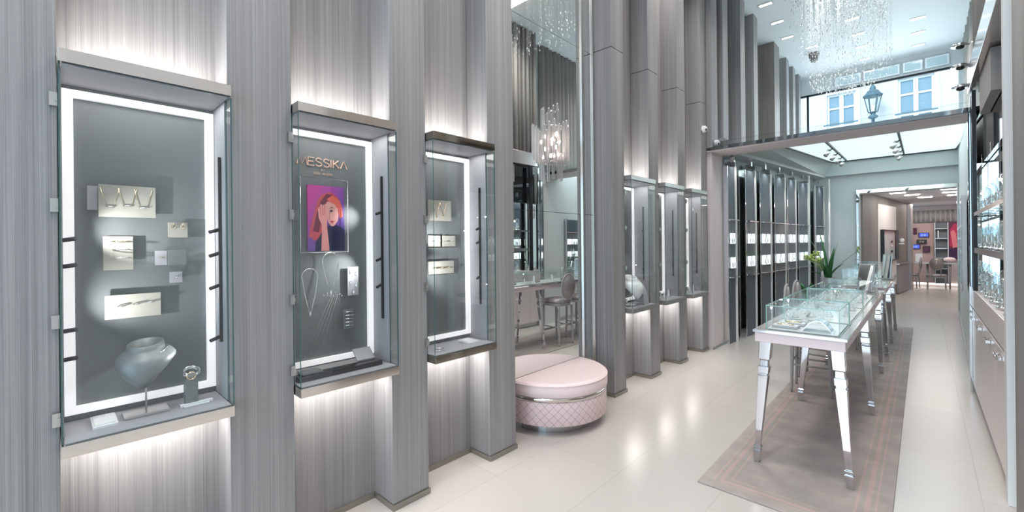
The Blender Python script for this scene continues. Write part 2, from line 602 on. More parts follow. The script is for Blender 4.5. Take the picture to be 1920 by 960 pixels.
w = MB().hexa([(-1.60, 7.22, zs(7.22)), (0.55, 7.22, zs(7.22)), (0.55, FAR, zs(FAR)), (-1.60, FAR, zs(FAR))],
              [(-1.60, 7.22, zs(7.22) + .03), (0.55, 7.22, zs(7.22) + .03), (0.55, FAR, zs(FAR) + .03), (-1.60, FAR, zs(FAR) + .03)])
lc = thing('luminous_ceiling_panel', 'glowing pale aqua ceiling panel over the inner room', 'ceiling light', (-0.5, 10, zs(10)))
part('diffuser', w, M_sky, lc)
w = MB()
for x in (-1.62, 0.51):
    w.hexa([(x, 7.23, zs(7.23) - .02), (x + .03, 7.23, zs(7.23) - .02), (x + .03, FAR - .2, zs(FAR - .2) - .02), (x, FAR - .2, zs(FAR - .2) - .02)],
           [(x, 7.23, zs(7.23) - .002), (x + .03, 7.23, zs(7.23) - .002), (x + .03, FAR - .2, zs(FAR - .2) - .002), (x, FAR - .2, zs(FAR - .2) - .002)])
w.box(-1.6, 0.54, FAR - .19, FAR - .16, zs(FAR - .2) - .025, zs(FAR - .2) - .004)
part('frame', w, M_black, lc)
# light given by the luminous panel
area('luminous_panel_light', (-0.5, 10.0, 3.2), (math.radians(4.5), 0, 0), 2.0, 5.4, 42, (0.86, 0.97, 1.0))

w = MB()
w.box(-2.02, -1.11, FAR, FAR + .15, 0, 3.54); w.box(0.545, 0.75, FAR, FAR + .15, 0, 3.54); w.box(-1.11, 0.545, FAR, FAR + .15, 2.80, 3.54)
w.box(-2.0, 0.60, FAR - .15, FAR, 3.18, 3.53)
struct('wall_far', w, M_cool)
# mirrored door surround
dr = thing('door_surround', 'mirror faced surround of the doorway to the back salon', 'door frame', (-0.28, FAR - .03, 0))
part('jamb', MB().box(-1.16, -1.10, FAR - .05, FAR - .005, 0, 2.80), M_mirror, dr)
part('jamb', MB().box(0.53, 0.555, FAR - .05, FAR - .005, 0, 2.72), M_mirror, dr)
part('lintel', MB().box(-1.10, 0.55, FAR - .05, FAR - .005, 2.72, 2.80), M_mirror, dr)
part('reveal', MB().box(-1.105, -1.09, FAR - .004, FAR + .15, 0, 2.72).box(-1.09, 0.53, FAR - .004, FAR + .15, 2.70, 2.715), M_pinkw, dr)

# street window over the far wall
w = MB()
w.box(-2.9, 0.75, FAR, FAR + .15, 5.32, CEIL)
w.box(0.58, 0.75, FAR, FAR + .15, 3.54, 5.32)
struct('wall_far_upper', w, M_ceil)
fr = MB()
fr.box(-2.14, -2.10, FAR + .02, FAR + .08, 3.54, 5.32)
fr.box(-2.72, 0.58, FAR + .02, FAR + .08, 5.28, 5.32)
fr.box(-2.72, 0.58, FAR + .02, FAR + .08, 3.54, 3.58)
win = struct('window_1', fr, M_black)
gp = part('pane', MB().pane(-2.72, 0.58, FAR + .045, FAR + .055, 3.58, 5.28, 'y'), [glass('street_window_glass', (0.93, 0.97, 1.0), 0.02), M_gedge])
gp.parent = win
# small transom lights above the window
for k, (a, b) in enumerate(((-1.55, -1.05), (-1.0, -0.36), (-0.30, 0.02), (0.06, 0.44))):
    q = struct('window_%d' % (k + 2), MB().box(a, b, FAR - .03, FAR - .002, 5.37, 5.60), M_chrome)
    p = part('pane', MB().box(a + .03, b - .03, FAR - .036, FAR - .031, 5.40, 5.57), mat('transom_pane_%s' % 'abcd'[k], (0.55, 0.68, 0.72), 0.1, 0.6))
    p.parent = q

# ------------------------------------------------------------------ pilasters
PY = [(-0.245, 0.018, 'leftmost wooden pilaster, bluish grey, at the left edge of the photo'),
      (0.562, 0.843, 'grey oak pilaster between the necklace bust case and the poster case'),
      (1.403, 1.662, 'grey oak pilaster between the poster case and the third wall case'),
      (2.210, 2.490, 'grey oak pilaster left of the tall mirror and the round ottoman'),
      (3.990, 4.236, 'grey oak pilaster right of the tall mirror, behind the ottoman'),
      (4.815, 5.070, 'grey oak pilaster right of the fourth wall case'),
      (5.650, 5.900, 'grey oak pilaster right of the fifth wall case'),
      (6.476, 6.690, 'grey oak pilaster with two white cameras beside the portal')]
for y0, y1, lab in PY:
    t = thing('pilaster', lab, 'pilaster', (XF - .1, (y0 + y1) / 2, 0), 'oak pilasters of the left wall')
    seam = 3.63
    part('shaft', MB().box(XB + .001, XF, y0, y1, 0.036, seam), M_wood, t, bevel=0.003)
    part('upper_shaft', MB().box(XB + .001, XF, y0, y1, seam + .006, CEIL - .001), M_wood, t, bevel=0.003)
    part('plinth', MB().box(XB + .001, XF + .012, y0 - .006, y1 + .006, 0.001, 0.034), M_plinth, t)
for k, (y1, wd, x, lab) in enumerate([(6.99, .25, -2.262, 'first upper pilaster right above the left end of the portal beam'), (7.46, .25, -2.25, 'upper pilaster nearest above the portal beam'), (8.24, .25, -2.21, 'second upper pilaster behind the portal beam'),
                                 (9.04, .25, -2.21, 'third upper pilaster, just before the upper mirror'), (10.73, .42, -2.21, 'wide pale lit upper pilaster after the upper mirror'),
                                 (11.65, .25, -2.21, 'upper pilaster right after the wide pale one'), (12.34, .25, -2.21, 'slim upper pilaster second from the street window'),
                                 (12.97, .22, -2.21, 'last slim upper pilaster beside the street window')]):
    t = thing('upper_pilaster', lab, 'pilaster', (x - .1, y1 - wd / 2, 3.0), 'oak pilasters above the portal')
    part('shaft', MB().box(XB + .001, x, y1 - wd, y1, 3.0 if y1 < 7.2 else 3.225, CEIL - .001), M_woodw if k == 4 else M_wood, t, bevel=0.003)
um = MB().box(XB + .01, -2.42, 9.10, 10.26, 3.3, 5.5)
solo('upper_wall_mirror', um, M_mirror, 'tall mirror between upper pilasters beyond the portal', 'mirror')
# skirting in the recesses
for i, (a, b) in enumerate(((0.025, 0.555), (0.85, 1.396), (1.669, 2.203), (4.243, 4.808), (5.077, 5.643), (5.907, 6.469))):
    struct('baseboard_%d' % (i + 1), MB().box(XB, XB + .012, a, b, 0.0, 0.034), M_plinth)

# tall mirror wall behind the ottoman
mr = thing('wall_mirror', 'tall mirror wall behind the blush ottoman', 'mirror', (XB, 3.1, 0))
for z0, z1 in ((0.0, 1.895), (1.899, 3.60), (3.604, CEIL - .002)):
    part('mirror_panel', MB().box(XB - .018, XB - .001, 2.505, 3.735, z0, z1), M_mirror, mr)
    part('mirror_panel', MB().box(XB - .018, XB - .001, 3.80, 3.955, z0, z1), M_mirror, mr)
part('bevelled_edge', MB().hexa([(XB - .001, 3.736, 0), (XB + .02, 3.745, 0), (XB + .02, 3.79, 0), (XB - .001, 3.799, 0)],
                                [(XB - .001, 3.736, CEIL - .01), (XB + .02, 3.745, CEIL - .01), (XB + .02, 3.79, CEIL - .01), (XB - .001, 3.799, CEIL - .01)]), M_steel, mr)
part('bevelled_edge', MB().box(XB - .001, XB + .015, 3.957, 3.985, 0, CEIL - .01), M_steel, mr)
part('bevelled_edge', MB().box(XB - .001, XB + .012, 2.493, 2.504, 0, CEIL - .01), M_chrome, mr)

# ------------------------------------------------------------------ wall cases
ZB0, ZB1, ZT0, ZT1 = 0.842, 0.893, 2.268, 2.323
XC = -2.245


def wall_case(y0, y1, label, capmat, heads_r, heads_l):
    t = thing('wall_display_case', label, 'display case', (XB, y0, ZB0), 'glass wall cases between the pilasters')
    a, b = y0 + .002, y1 - .002
    x0 = XB + .001
    tray = part('tray', MB().box(x0, XC, a, b, ZB0, ZB1 - .004), capmat, t, bevel=.002)
    part('deck', MB().box(x0 + .01, XC - .012, a + .01, b - .01, ZB1 - .004, ZB1), M_liner, tray)
    cap = part('canopy', MB().box(x0, XC, a, b, ZT0 + .006, ZT1), capmat, t, bevel=.002)
    part('underside', MB().box(x0 + .01, XC - .012, a + .01, b - .01, ZT0, ZT0 + .005), M_liner, cap)
    part('back_panel', MB().box(x0, x0 + .012, a + .005, b - .005, ZB1 + .001, ZT0 - .001), M_backp, t)
    lf = MB()
    xf0, xf1 = x0 + .012, x0 + .034
    lf.box(xf0, xf1, a + .012, a + .045, ZB1 + .03, ZT0 - .02); lf.box(xf0, xf1, b - .045, b - .012, ZB1 + .03, ZT0 - .02)
    lf.box(xf0, xf1, a + .045, b - .045, ZB1 + .03, ZB1 + .06); lf.box(xf0, xf1, a + .045, b - .045, ZT0 - .05, ZT0 - .02)
    part('light_frame', lf, M_led, t, label='glowing white light frame')
    part('side_panel', MB().box(x0 + .013, XF - .01, b - .008, b - .002, ZB1 + .001, ZT0 - .001), M_liner, t)
    part('side_panel', MB().box(x0 + .013, XF - .01, a + .002, a + .008, ZB1 + .001, ZT0 - .001), M_liner, t)
    part('front_glass', MB().pane(XC - .009, XC - .004, a, b, ZB1 + .001, ZT0 - .001, 'x'), [M_glass, M_gedge], t)
    part('side_glass', MB().pane(XF - .008, XC - .010, a, a + .005, ZB1 + .001, ZT0 - .001, 'y'), [M_glass, M_gedge], t)
    part('side_glass', MB().pane(XF - .008, XC - .010, b - .005, b, ZB1 + .001, ZT0 - .001, 'y'), [M_glass, M_gedge], t)
    for z in (2.15, 1.76, 1.33, 0.97):
        part('hinge', MB().box(XF + .001, XF + .018, a - .022, a - .001, z - .025, z + .025).box(XF + .004, XF + .026, a - .008, a - .001, z - .008, z + .008), M_steel, t)
    rod = part('light_rail', MB().box(-2.405, -2.393, b - .021, b - .010, 1.155, 2.02), M_black, t)
    for z in heads_r:
        part('spotlight', MB().tube([(-2.40, b - .022, z), (-2.385, b - .06, z - .012)], .0085, 10), M_black, rod)
    for z in heads_l:
        hd = part('spotlight', MB().tube([(-2.41, a + .012, z), (-2.39, a + .045, z + .006)], .0085, 10).tube([(-2.41, a + .009, z), (-2.41, a + .013, z)], .004, 6), M_black, t)
    # case lights: the strip inside the canopy, wall washers above and below
    W = y1 - y0
    yc = (y0 + y1) / 2
    area('case_canopy_light', (-2.39, yc, ZT0 - .004), (0, 0, 0), .16, W - .08, 1.6, (1, .98, .96))
    area('case_uplight', (-2.44, yc, ZT1 + .006), (PI, 0, 0), .12, W - .06, 4.6, (1, .95, .90))
    area('case_downlight', (-2.44, yc, ZB0 - .006), (0, 0, 0), .12, W - .06, 4.4, (1, .95, .91))
    return t


wall_case(0.018, 0.562, 'large wall case at left holding a grey necklace bust and cream jewellery cards', M_bronze, (1.68, 1.57, 1.42, 1.18), (1.632, 1.53, 1.28, 1.17))
wall_case(0.843, 1.403, 'wall case with the magenta portrait poster, second from the left', M_bronze, (1.80, 1.52, 1.36), ())
wall_case(1.662, 2.210, 'third wall case from the left, just left of the tall mirror', mat('dark_mirror_steel', (0.36, 0.33, 0.28), .08, 1.0), (1.72, 1.62, 1.36), (1.6,))
wall_case(4.236, 4.815, 'fourth wall case, nearest one right of the tall mirror', M_steel, (1.75, 1.5, 1.3), ())
wall_case(5.070, 5.650, 'fifth wall case, in the middle of the three right of the mirror', M_steel, (1.75, 1.5, 1.3), ())
wall_case(5.900, 6.476, 'sixth wall case, nearest the portal', M_steel, (1.75, 1.5, 1.3), ())
# object spotlights inside the first three cases
spot('case_spot', (-2.36, 0.06, 1.632), (-2.53, 0.32, 1.70), 10.61, r=.008, size=80, blend=1.0)
spot('case_spot', (-2.36, 0.06, 1.30), (-2.53, 0.30, 1.42), 9.28, r=.008, size=85, blend=1.0)
spot('case_spot', (-2.36, 0.52, 1.18), (-2.42, 0.28, 1.08), 4.64, r=.008, size=60, blend=1.0)
spot('case_spot', (-2.38, 1.33, 1.80), (-2.53, 1.24, 1.77), 3.31, r=.008, size=55, blend=1.0)
spot('case_spot', (-2.36, 1.33, 1.52), (-2.53, 1.15, 1.42), 6.63, r=.008, size=75, blend=1.0)
spot('case_spot', (-2.36, 1.72, 1.62), (-2.53, 1.95, 1.70), 11.93, r=.008, size=80, blend=1.0)
spot('case_spot', (-2.36, 1.72, 1.42), (-2.53, 1.95, 1.40), 9.28, r=.008, size=80, blend=1.0)
for yy in (4.53, 5.36, 6.19):
    spot('case_spot', (-2.40, yy + .2, 1.6), (-2.45, yy, 1.0), 2.0, size=80)

# ------------------------------------------------------------------ contents of the first case
XP = -2.536     # face of the back panels


def card(y0, y1, z0, z1, label, x=-2.50, d=.006, m=None, group=None):
    t = thing('display_card', label, 'display card', (XP, (y0 + y1) / 2, z0), group or 'jewellery cards on case backs')
    part('board', MB().box(x - d, x, y0, y1, z0, z1), m or M_card, t, bevel=.001)
    part('stand_off', MB().box(XP, x - d, (y0 + y1) / 2 - .012, (y0 + y1) / 2 + .012, (z0 + z1) / 2 - .012, (z0 + z1) / 2 + .012), M_liner, t)
    return t


card(.136, .323, 1.732, 1.868, 'large cream card with three V necklaces in the first case')
card(.366, .439, 1.646, 1.714, 'small cream card with a pair of gold earrings in the first case')
card(.149, .245, 1.506, 1.650, 'square cream card with three bracelets in the first case')
card(.319, .362, 1.521, 1.586, 'small grey card beside the slate block in the first case', m=M_liner)
card(.363, .430, 1.519, 1.588, 'slate coloured block card in the first case', m=M_velvet, x=-2.485)
card(.370, .417, 1.438, 1.488, 'tiny grey ring card low on the right in the first case', m=M_liner)
card(.152, .338, 1.297, 1.399, 'long cream card with three rings, lowest in the first case')
card(.103, .135, 1.76, 1.86, 'narrow pale strip left of the large cream card', m=M_liner, x=-2.515)
XG = -2.497
for k, (yy, lab) in enumerate(((.172, 'left gold V necklace on the large cream card'), (.228, 'middle gold V necklace on the large cream card'), (.280, 'right gold V necklace on the large cream card'))):
    t = thing('necklace', lab, 'necklace', (XG, yy, 1.76), 'V necklaces on the large card')
    dz = .0 if k != 1 else .006
    c = MB()
    for s in (-1, 1):
        c.tube([(XG, yy + s * .030, 1.855), (XG, yy + s * .013, 1.778 + dz)], .0012, 5)
    part('chain', c, M_goldj, t)
    part('pendant', MB().tube([(XG + .002, yy - .015, 1.775 + dz), (XG + .002, yy + .015, 1.775 + dz)], .0032, 8), M_silver, t)
for yy, lab in ((.385, 'left gold earring on the small cream card'), (.420, 'right gold earring on the small cream card')):
    solo('earring', MB().ring((XG + .003, yy, 1.697), .009, .0022, 'x', 16).ball((XG + .005, yy, 1.706), .004), M_goldj, lab, 'earring', 'earrings in the first case')
for k, lab in enumerate(('gold bracelet, top of three on the square card', 'silver bracelet, middle of three on the square card', 'silver bracelet, lowest of three on the square card')):
    z = 1.628 - k * .035
    solo('bracelet', MB().ring((XG + .012, .205, z), .024, .0025, 'z', 24, ry=.030), M_goldj if k == 0 else M_silver, lab, 'bracelet', 'bracelets on the square card')
for k, lab in enumerate(('left ring on the long cream card', 'middle ring on the long cream card', 'right ring on the long cream card')):
    yy = .205 + k * .048
    solo('ring', MB().ring((XG + .008, yy, 1.352 + k * .004), .010, .0022, 'z', 16, ry=.013).ball((XG + .018, yy, 1.352 + k * .004), .004), M_silver, lab, 'ring', 'rings on the long card')
solo('ring', MB().ring((XG + .008, .340, 1.556), .009, .002, 'z', 16), M_goldj, 'ring on the small grey card beside the slate block', 'ring')
solo('ring', MB().ring((XG + .008, .394, 1.464), .008, .002, 'z', 16), M_silver, 'ring on the tiny grey card', 'ring')


def bust(cx, cy, zt, sc_=1.0, face=0.0, mt=M_velvet, label='', neck=True, cat='display bust', name='necklace_bust', z0=ZB1, necklace=None):
    t = thing(name, label, cat, (cx, cy, z0))
    b = MB()
    rows = []
    NU = 40
    prof = [(.060, 0.0, 1.0), (.064, -.003, 1.0), (.065, -.018, 1.0), (.068, -.028, 1.0), (.084, -.036, 1.0), (.098, -.050, 1.0)]
    def pt(r, a, z): return (cx + sc_ * r * .85 * math.cos(a + face) - sc_ * z * .25, cy + sc_ * r * math.sin(a + face), zt + sc_ * (z - .20 * r * math.cos(a)))
    for r, z, _ in prof:
        rows.append([pt(r, 2 * PI * j / NU, z) for j in range(NU)])
    for q in (0.25, .5, .75, 1.0):
        row = []
        for j in range(NU):
            a = 2 * PI * j / NU
            c = max(0.0, math.cos(a)) ** 1.25
            drop = .034 + .092 * c
            r = .098 + .010 * math.sin(q * PI) - .018 * q * q - .036 * q * q * c
            row.append(pt(r, a, -.050 - drop * q))
        rows.append(row)
    inner = [[pt(.055, 2 * PI * j / NU, -.001) for j in range(NU)], [pt(.052, 2 * PI * j / NU, -.05) for j in range(NU)]]
    rows = [inner[1], inner[0]] + rows
    rows += [[pt(.03, 2 * PI * j / NU, -.060) for j in range(NU)]]
    vs = [p for r in rows for p in r]
    fs = []
    for i in range(len(rows) - 1):
        for j in range(NU):
            fs.append((i * NU + j, i * NU + (j + 1) % NU, (i + 1) * NU + (j + 1) % NU, (i + 1) * NU + j))
    b.add(vs, fs, 0, True)
    part('bib', b, mt, t)
    part('pole', MB().tube([(cx, cy, z0 + .011), (cx, cy, zt - .07 * sc_)], .0035, 10), M_steel, t)
    part('base_plate', MB().box(cx - .055, cx + .055, cy - .075, cy + .075, z0 + .001, z0 + .010), M_steel, t, bevel=.002)
    return t, pt


bt, ptf = bust(-2.43, .275, 1.195, .98, face=-.45, label='grey velvet necklace bust on a thin pole in the first case')
nk = MB()
nk.tube([ptf(.075, a, -.030 - .012 * max(0, math.cos(a))) for a in [2 * PI * j / 40 for j in range(41)]], .0036, 6, caps=False)
nc = thing('necklace', 'silver collar necklace around the grey bust in the first case', 'necklace', (-2.41, .275, 1.17))
part('chain', nk, M_silver, nc)
sp = MB()
for j in range(-8, 9):
    a = j * .10
    p = ptf(.080, a, -.032 - .012 * math.cos(a)); sp.ball(p, .0042, seg=6)
part('stones', sp, M_crystal, nc)
# watch on a block
solo('watch_stand', MB().box(-2.43, -2.385, .405, .452, ZB1 + .001, 1.015), M_velvet, 'grey block carrying the watch in the first case', 'display block', bevel=.002)
wt = thing('wristwatch', 'silver and gold wristwatch on the grey block', 'watch', (-2.405, .43, 1.017))
wb = MB()
wb.ring((-2.405, .43, 1.040), .030, .005, 'z', 24, ry=.030)
wb.ring((-2.405, .43, 1.046), .029, .003, 'z', 24, ry=.029)
wb.ring((-2.405, .43, 1.034), .030, .003, 'z', 24, ry=.029)
wb.xf(Matrix.Translation((-2.405, .43, 1.040)) @ Matrix.Rotation(math.radians(25), 4, 'Y') @ Matrix.Translation((2.405, -.43, -1.040)))
part('strap', wb, M_silver, wt)
part('dial', MB().tube([(-2.379, .425, 1.030), (-2.371, .424, 1.027)], .015, 18), M_card, wt)
part('bezel', MB().ring((0, 0, 0), .016, .0028, 'x', 20).xf(Matrix.Translation((-2.373, .4245, 1.028))), M_goldj, wt)
# trays on the deck
solo('glass_tray', MB().box(-2.50, -2.345, .105, .180, ZB1 + .001, ZB1 + .010).box(-2.49, -2.355, .112, .173, ZB1 + .0101, ZB1 + .014), [M_acryl], 'white ribbed tray on the deck, left of the necklace bust', 'tray')
solo('acrylic_bar', MB().box(-2.395, -2.375, .385, .505, ZB1 + .001, ZB1 + .012).box(-2.373, -2.360, .395, .49, ZB1 + .001, ZB1 + .007), M_acryl, 'clear acrylic bar on the deck under the watch', 'display bar', bevel=.001)

# ------------------------------------------------------------------ second case: lettering, poster, jewellery
STROKES = {
    'M': ([[(0, 0), (.0, 1), (.5, .25), (1, 1), (1, 0)]], 1.0), 'E': ([[(.75, 1), (0, 1), (0, 0), (.75, 0)], [(0, .52), (.65, .52)]], .72),
    'S': ([[(.72, .86), (.55, .98), (.25, 1), (.06, .86), (.06, .66), (.25, .54), (.55, .48), (.74, .34), (.74, .14), (.55, 0), (.22, 0), (.02, .14)]], .76),
    'I': ([[(0, 0), (0, 1)]], .08), 'K': ([[(0, 0), (0, 1)], [(.7, 1), (0, .42)], [(.22, .6), (.75, 0)]], .74), 'A': ([[(0, 0), (.45, 1), (.9, 0)]], .9),
    'B': ([[(0, 0), (0, 1), (.5, 1), (.62, .85), (.62, .65), (.5, .52), (0, .52)], [(.5, .52), (.7, .38), (.7, .14), (.55, 0), (0, 0)]], .7),
    'Y': ([[(0, 1), (.4, .5), (.8, 1)], [(.4, .5), (.4, 0)]], .8), 'G': ([[(.85, .82), (.65, 1), (.25, 1), (.02, .75), (.02, .25), (.25, 0), (.65, 0), (.85, .2), (.85, .48), (.5, .48)]], .88),
    'D': ([[(0, 0), (0, 1), (.45, 1), (.75, .75), (.75, .25), (.45, 0), (0, 0)]], .76), 'H': ([[(0, 0), (0, 1)], [(.7, 0), (.7, 1)], [(0, .5), (.7, .5)]], .72)}
STROKES['m'] = ([[(-.12, 0), (.10, 1), (.5, .1), (.9, 1), (1.12, 0)]], 1.0)


def lettering(text, y0, y1, z0, h, x, r, group, labelfmt, name='letter'):
    ws = [(.5 if ch == ' ' else STROKES[ch][1]) for ch in text]
    gap = ((y1 - y0) - sum(ws) * h) / max(1, len(text) - 1)
    y = y0
    mb = MB()
    for ch, wd in zip(text, ws):
        if ch != ' ':
            for s in STROKES[ch][0]:
                mb.tube([(x, y + px * h, z0 + pz * h) for px, pz in s], r, 4, smooth=False)
        y += wd * h + gap
    return mb


solo('raised_lettering', lettering('mESSIKA', .948, 1.232, 2.060, .045, XP + .006, .0034, None, None), M_gold,
     'large rose gold lettering above the portrait poster', 'lettering')
solo('raised_lettering', lettering('BY', 1.078, 1.097, 2.036, .008, XP + .004, .0009, None, None), M_gold, 'tiny two letter word under the large rose gold lettering', 'lettering')
solo('raised_lettering', lettering('GIGI HADID', 1.036, 1.142, 2.012, .012, XP + .004, .0011, None, None), M_gold, 'small rose gold line of lettering just above the poster', 'lettering')

po = thing('portrait_poster', 'magenta and blue portrait poster of a red haired person in the second case', 'poster', (XP, 1.10, 1.57))
part('print', MB().box(XP + .001, XP + .014, .995, 1.208, 1.572, 1.947), M_poster, po)


def pp(u, v, d=0):   # poster coordinates (0..1 across, 0..1 up)
    return (XP + .0145 + d * .0006, .995 + u * .213, 1.572 + v * .375)


def pmat(n, c): return mat(n, c, .4)


def flat(name, pts, m, d):
    part(name, MB().poly([pp(u, v, d) for u, v in pts]), m, po)


flat('printed_hair', [(.02, .20), (.08, .40), (.18, .62), (.26, .78), (.38, .87), (.55, .91), (.70, .89), (.84, .82), (.93, .70), (.90, .62), (.80, .55), (.5, .5), (.40, .35), (.32, .22), (.22, .16), (.10, .16)], pmat('print_red_hair', (.62, .09, .12)), 1)
flat('printed_hair_shade', [(.12, .30), (.22, .55), (.34, .76), (.50, .88), (.66, .87), (.52, .78), (.40, .62), (.34, .42), (.28, .28)], pmat('print_dark_hair', (.20, .03, .07)), 2)
flat('printed_jacket', [(.18, 0), (.20, .14), (.34, .26), (.46, .36), (.60, .40), (.80, .40), (1.0, .33), (1.0, 0)], pmat('print_navy', (.012, .014, .07)), 2)
flat('printed_face', [(.44, .70), (.52, .76), (.68, .76), (.80, .66), (.83, .55), (.80, .46), (.70, .385), (.62, .38), (.54, .44), (.50, .55)], pmat('print_face', (.85, .42, .38)), 3)
flat('printed_hair_front', [(.50, .80), (.66, .86), (.84, .80), (.93, .68), (.95, .54), (.86, .50), (.84, .62), (.74, .72), (.58, .76)], pmat('print_orange_hair', (.85, .16, .12)), 4)
flat('printed_hand', [(.26, .64), (.34, .72), (.40, .70), (.44, .72), (.50, .66), (.52, .52), (.50, .40), (.56, .05), (.56, 0), (.34, 0), (.36, .25), (.36, .40), (.28, .50)], pmat('print_hand', (.88, .36, .34)), 5)
flat('printed_sleeve', [(0, 0), (.0, .2), (.10, .20), (.17, .10), (.18, 0)], pmat('print_violet', (.22, .10, .42)), 5)
for k, (u0, v0, u1, v1) in enumerate(((.31, .70, .34, .52), (.37, .71, .39, .54), (.43, .71, .44, .55))):
    flat('printed_finger_line', [(u0, v0), (u0 + .012, v0), (u1 + .012, v1), (u1, v1)], pmat('print_line_%s' % 'abc'[k], (.50, .10, .14)), 6)
flat('printed_eye', [(.56, .615), (.62, .635), (.69, .62), (.62, .60)], pmat('print_eye', (.06, .03, .06)), 6)
flat('printed_brow', [(.55, .655), (.63, .685), (.72, .655), (.63, .67)], pmat('print_brow', (.18, .04, .06)), 6)
flat('printed_lips', [(.58, .455), (.63, .47), (.70, .455), (.64, .43)], pmat('print_lips', (.62, .05, .08)), 6)
flat('printed_nose', [(.575, .60), (.585, .60), (.575, .50), (.615, .485), (.56, .49)], pmat('print_nose', (.62, .20, .22)), 6)
solo('wire_picture_frame', MB().tube([(-2.49, .942, 1.563), (-2.49, 1.215, 1.563), (-2.49, 1.215, 1.985), (-2.49, .942, 1.985), (-2.49, .942, 1.563)], .003, 6, sq=False)
     .tube([(-2.535, 1.213, 1.98), (-2.49, 1.213, 1.98)], .002, 6).tube([(-2.535, .944, 1.98), (-2.49, .944, 1.98)], .002, 6), M_silver,
     'thin silver wire frame standing proud of the portrait poster', 'frame')


def loop_necklace(cy, zt, w, h, label, x=-2.47, dr=.0030):
    t = thing('necklace', label, 'necklace', (x, cy, zt - h))
    pts = []
    for i in range(33):
        a = PI * i / 32
        pts.append((x, cy - w * math.cos(a), zt - w + w * math.sin(a)))
    pts = [(x, cy - .1 * w, zt - h)] + [(x, cy - w * .72, zt - h * .55)] + pts + [(x, cy + w * .72, zt - h * .55), (x, cy + .1 * w, zt - h)]
    part('collar', MB().tube(pts, dr, 6), M_silver, t)
    part('stand_pin', MB().tube([(XP + .001, cy, zt - .002), (x, cy, zt - .002)], .002, 6), M_steel, t)
    part('pendant', MB().octa((x, cy, zt - h - .008), .006, .014), M_crystal, t)
    return t


loop_necklace(1.100, 1.56, .048, .22, 'silver necklace hanging just below the portrait poster')
loop_necklace(.975, 1.475, .042, .24, 'silver necklace at far left of the poster case', x=-2.45)
c4 = card(1.214, 1.283, 1.300, 1.472, 'tall grey earring card right of the hanging necklace', m=M_liner)
c5 = card(1.185, 1.252, 1.102, 1.222, 'small dark card with pale bars low in the poster case', m=M_velvet)
for k, (yy, zz, lab) in enumerate(((1.232, 1.440, 'top left'), (1.264, 1.425, 'top right'), (1.232, 1.372, 'middle left'), (1.264, 1.358, 'middle right'), (1.248, 1.318, 'lowest'))):
    solo('earring', MB().octa((-2.494, yy, zz), .004, .012).ball((-2.494, yy, zz + .014), .003, seg=6), M_silver, '%s silver drop earring on the tall grey card' % lab, 'earring', 'drop earrings on the tall grey card')
for k in range(5):
    solo('bar_bracelet', MB().tube([(-2.494, 1.195, 1.205 - k * .02), (-2.494, 1.243, 1.205 - k * .02)], .003, 6), M_silver,
         ['top', 'second', 'third', 'fourth', 'lowest'][k] + ' pale bar bracelet on the small dark card', 'bracelet', 'bar bracelets on the small dark card')
ch = MB()
for k in range(7):
    y0 = 1.07 + .018 * k
    ch.ball((-2.50 + .01 * (k % 2), y0, 1.315 + .012 * math.sin(k * 1.9)), .0045, seg=6)
    if k: ch.tube([(-2.50, y0 - .018, 1.315), (-2.50, y0, 1.315)], .0015, 5)
solo('necklace', ch, M_silver, 'small sparkling flower chain below the hanging necklace', 'necklace')
lg = MB()
for k in range(4):
    lg.tube([(-2.528, 1.13 + .012 * k, 1.31), (-2.528, .97 + .03 * k, .98)], .0009, 4)
solo('chain_strands', lg, M_steel, 'fine dark chains falling down the back of the poster case', 'chain')
solo('plinth_tray', MB().box(-2.500, -2.335, .870, 1.345, ZB1 + .001, ZB1 + .028), M_darkglass, 'long black tray on the deck of the poster case', 'tray', bevel=.003)
solo('booklet', MB().box(-2.43, -2.35, .895, 1.0, ZB1 + .030, ZB1 + .040), M_velvet, 'flat grey booklet at left on the black tray', 'booklet', bevel=.001)
bk = MB().box(-.004, .004, -.055, .055, 0, .085).xf(Matrix.Translation((-2.40, 1.275, ZB1 + .0325)) @ Matrix.Rotation(math.radians(-48), 4, 'Y'))
solo('booklet', bk, M_liner, 'propped grey booklet at right on the black tray', 'booklet')

# ------------------------------------------------------------------ third case
card(1.80, 2.005, 1.770, 1.915, 'cream card with a necklace, highest in the third case')
card(1.80, 1.905, 1.586, 1.664, 'small cream card left of another in the third case')
card(1.925, 2.040, 1.586, 1.664, 'cream card with rings, right one of the pair in the third case')
card(1.80, 2.025, 1.392, 1.482, 'long cream card, lowest in the third case')
for k in range(2):
    yy = 1.87 + .06 * k
    solo('necklace', MB().tube([(XG, yy - .03, 1.90), (XG, yy, 1.80), (XG, yy + .03, 1.90)], .0015, 5).ball((XG + .002, yy, 1.796), .005, seg=6), M_goldj,
         ('left' if k == 0 else 'right') + ' fine gold V chain on the highest card of the third case', 'necklace', 'V chains in the third case')
for k in range(4):
    yy = 1.83 + .055 * k
    solo('ring', MB().ring((XG + .01, yy, 1.625), .010, .0025, 'z', 14).ball((XG + .019, yy, 1.625), .005, seg=6), M_silver,
         ['first', 'second', 'third', 'fourth'][k] + ' ring from the left on the pair of cards in the third case', 'ring', 'rings on the paired cards')
for k in range(3):
    yy = 1.85 + .06 * k
    solo('bracelet', MB().ring((XG + .012, yy, 1.435), .018, .003, 'z', 16, ry=.024), M_goldj, ['left', 'middle', 'right'][k] + ' gold bangle on the long lowest card', 'bracelet', 'bangles on the long lowest card')
solo('acrylic_block', MB().box(-2.46, -2.33, 2.02, 2.12, ZB1 + .001, ZB1 + .014).box(-2.45, -2.36, 2.03, 2.10, ZB1 + .0141, ZB1 + .017), M_acryl, 'clear acrylic block on the deck of the third case', 'display block', bevel=.001)
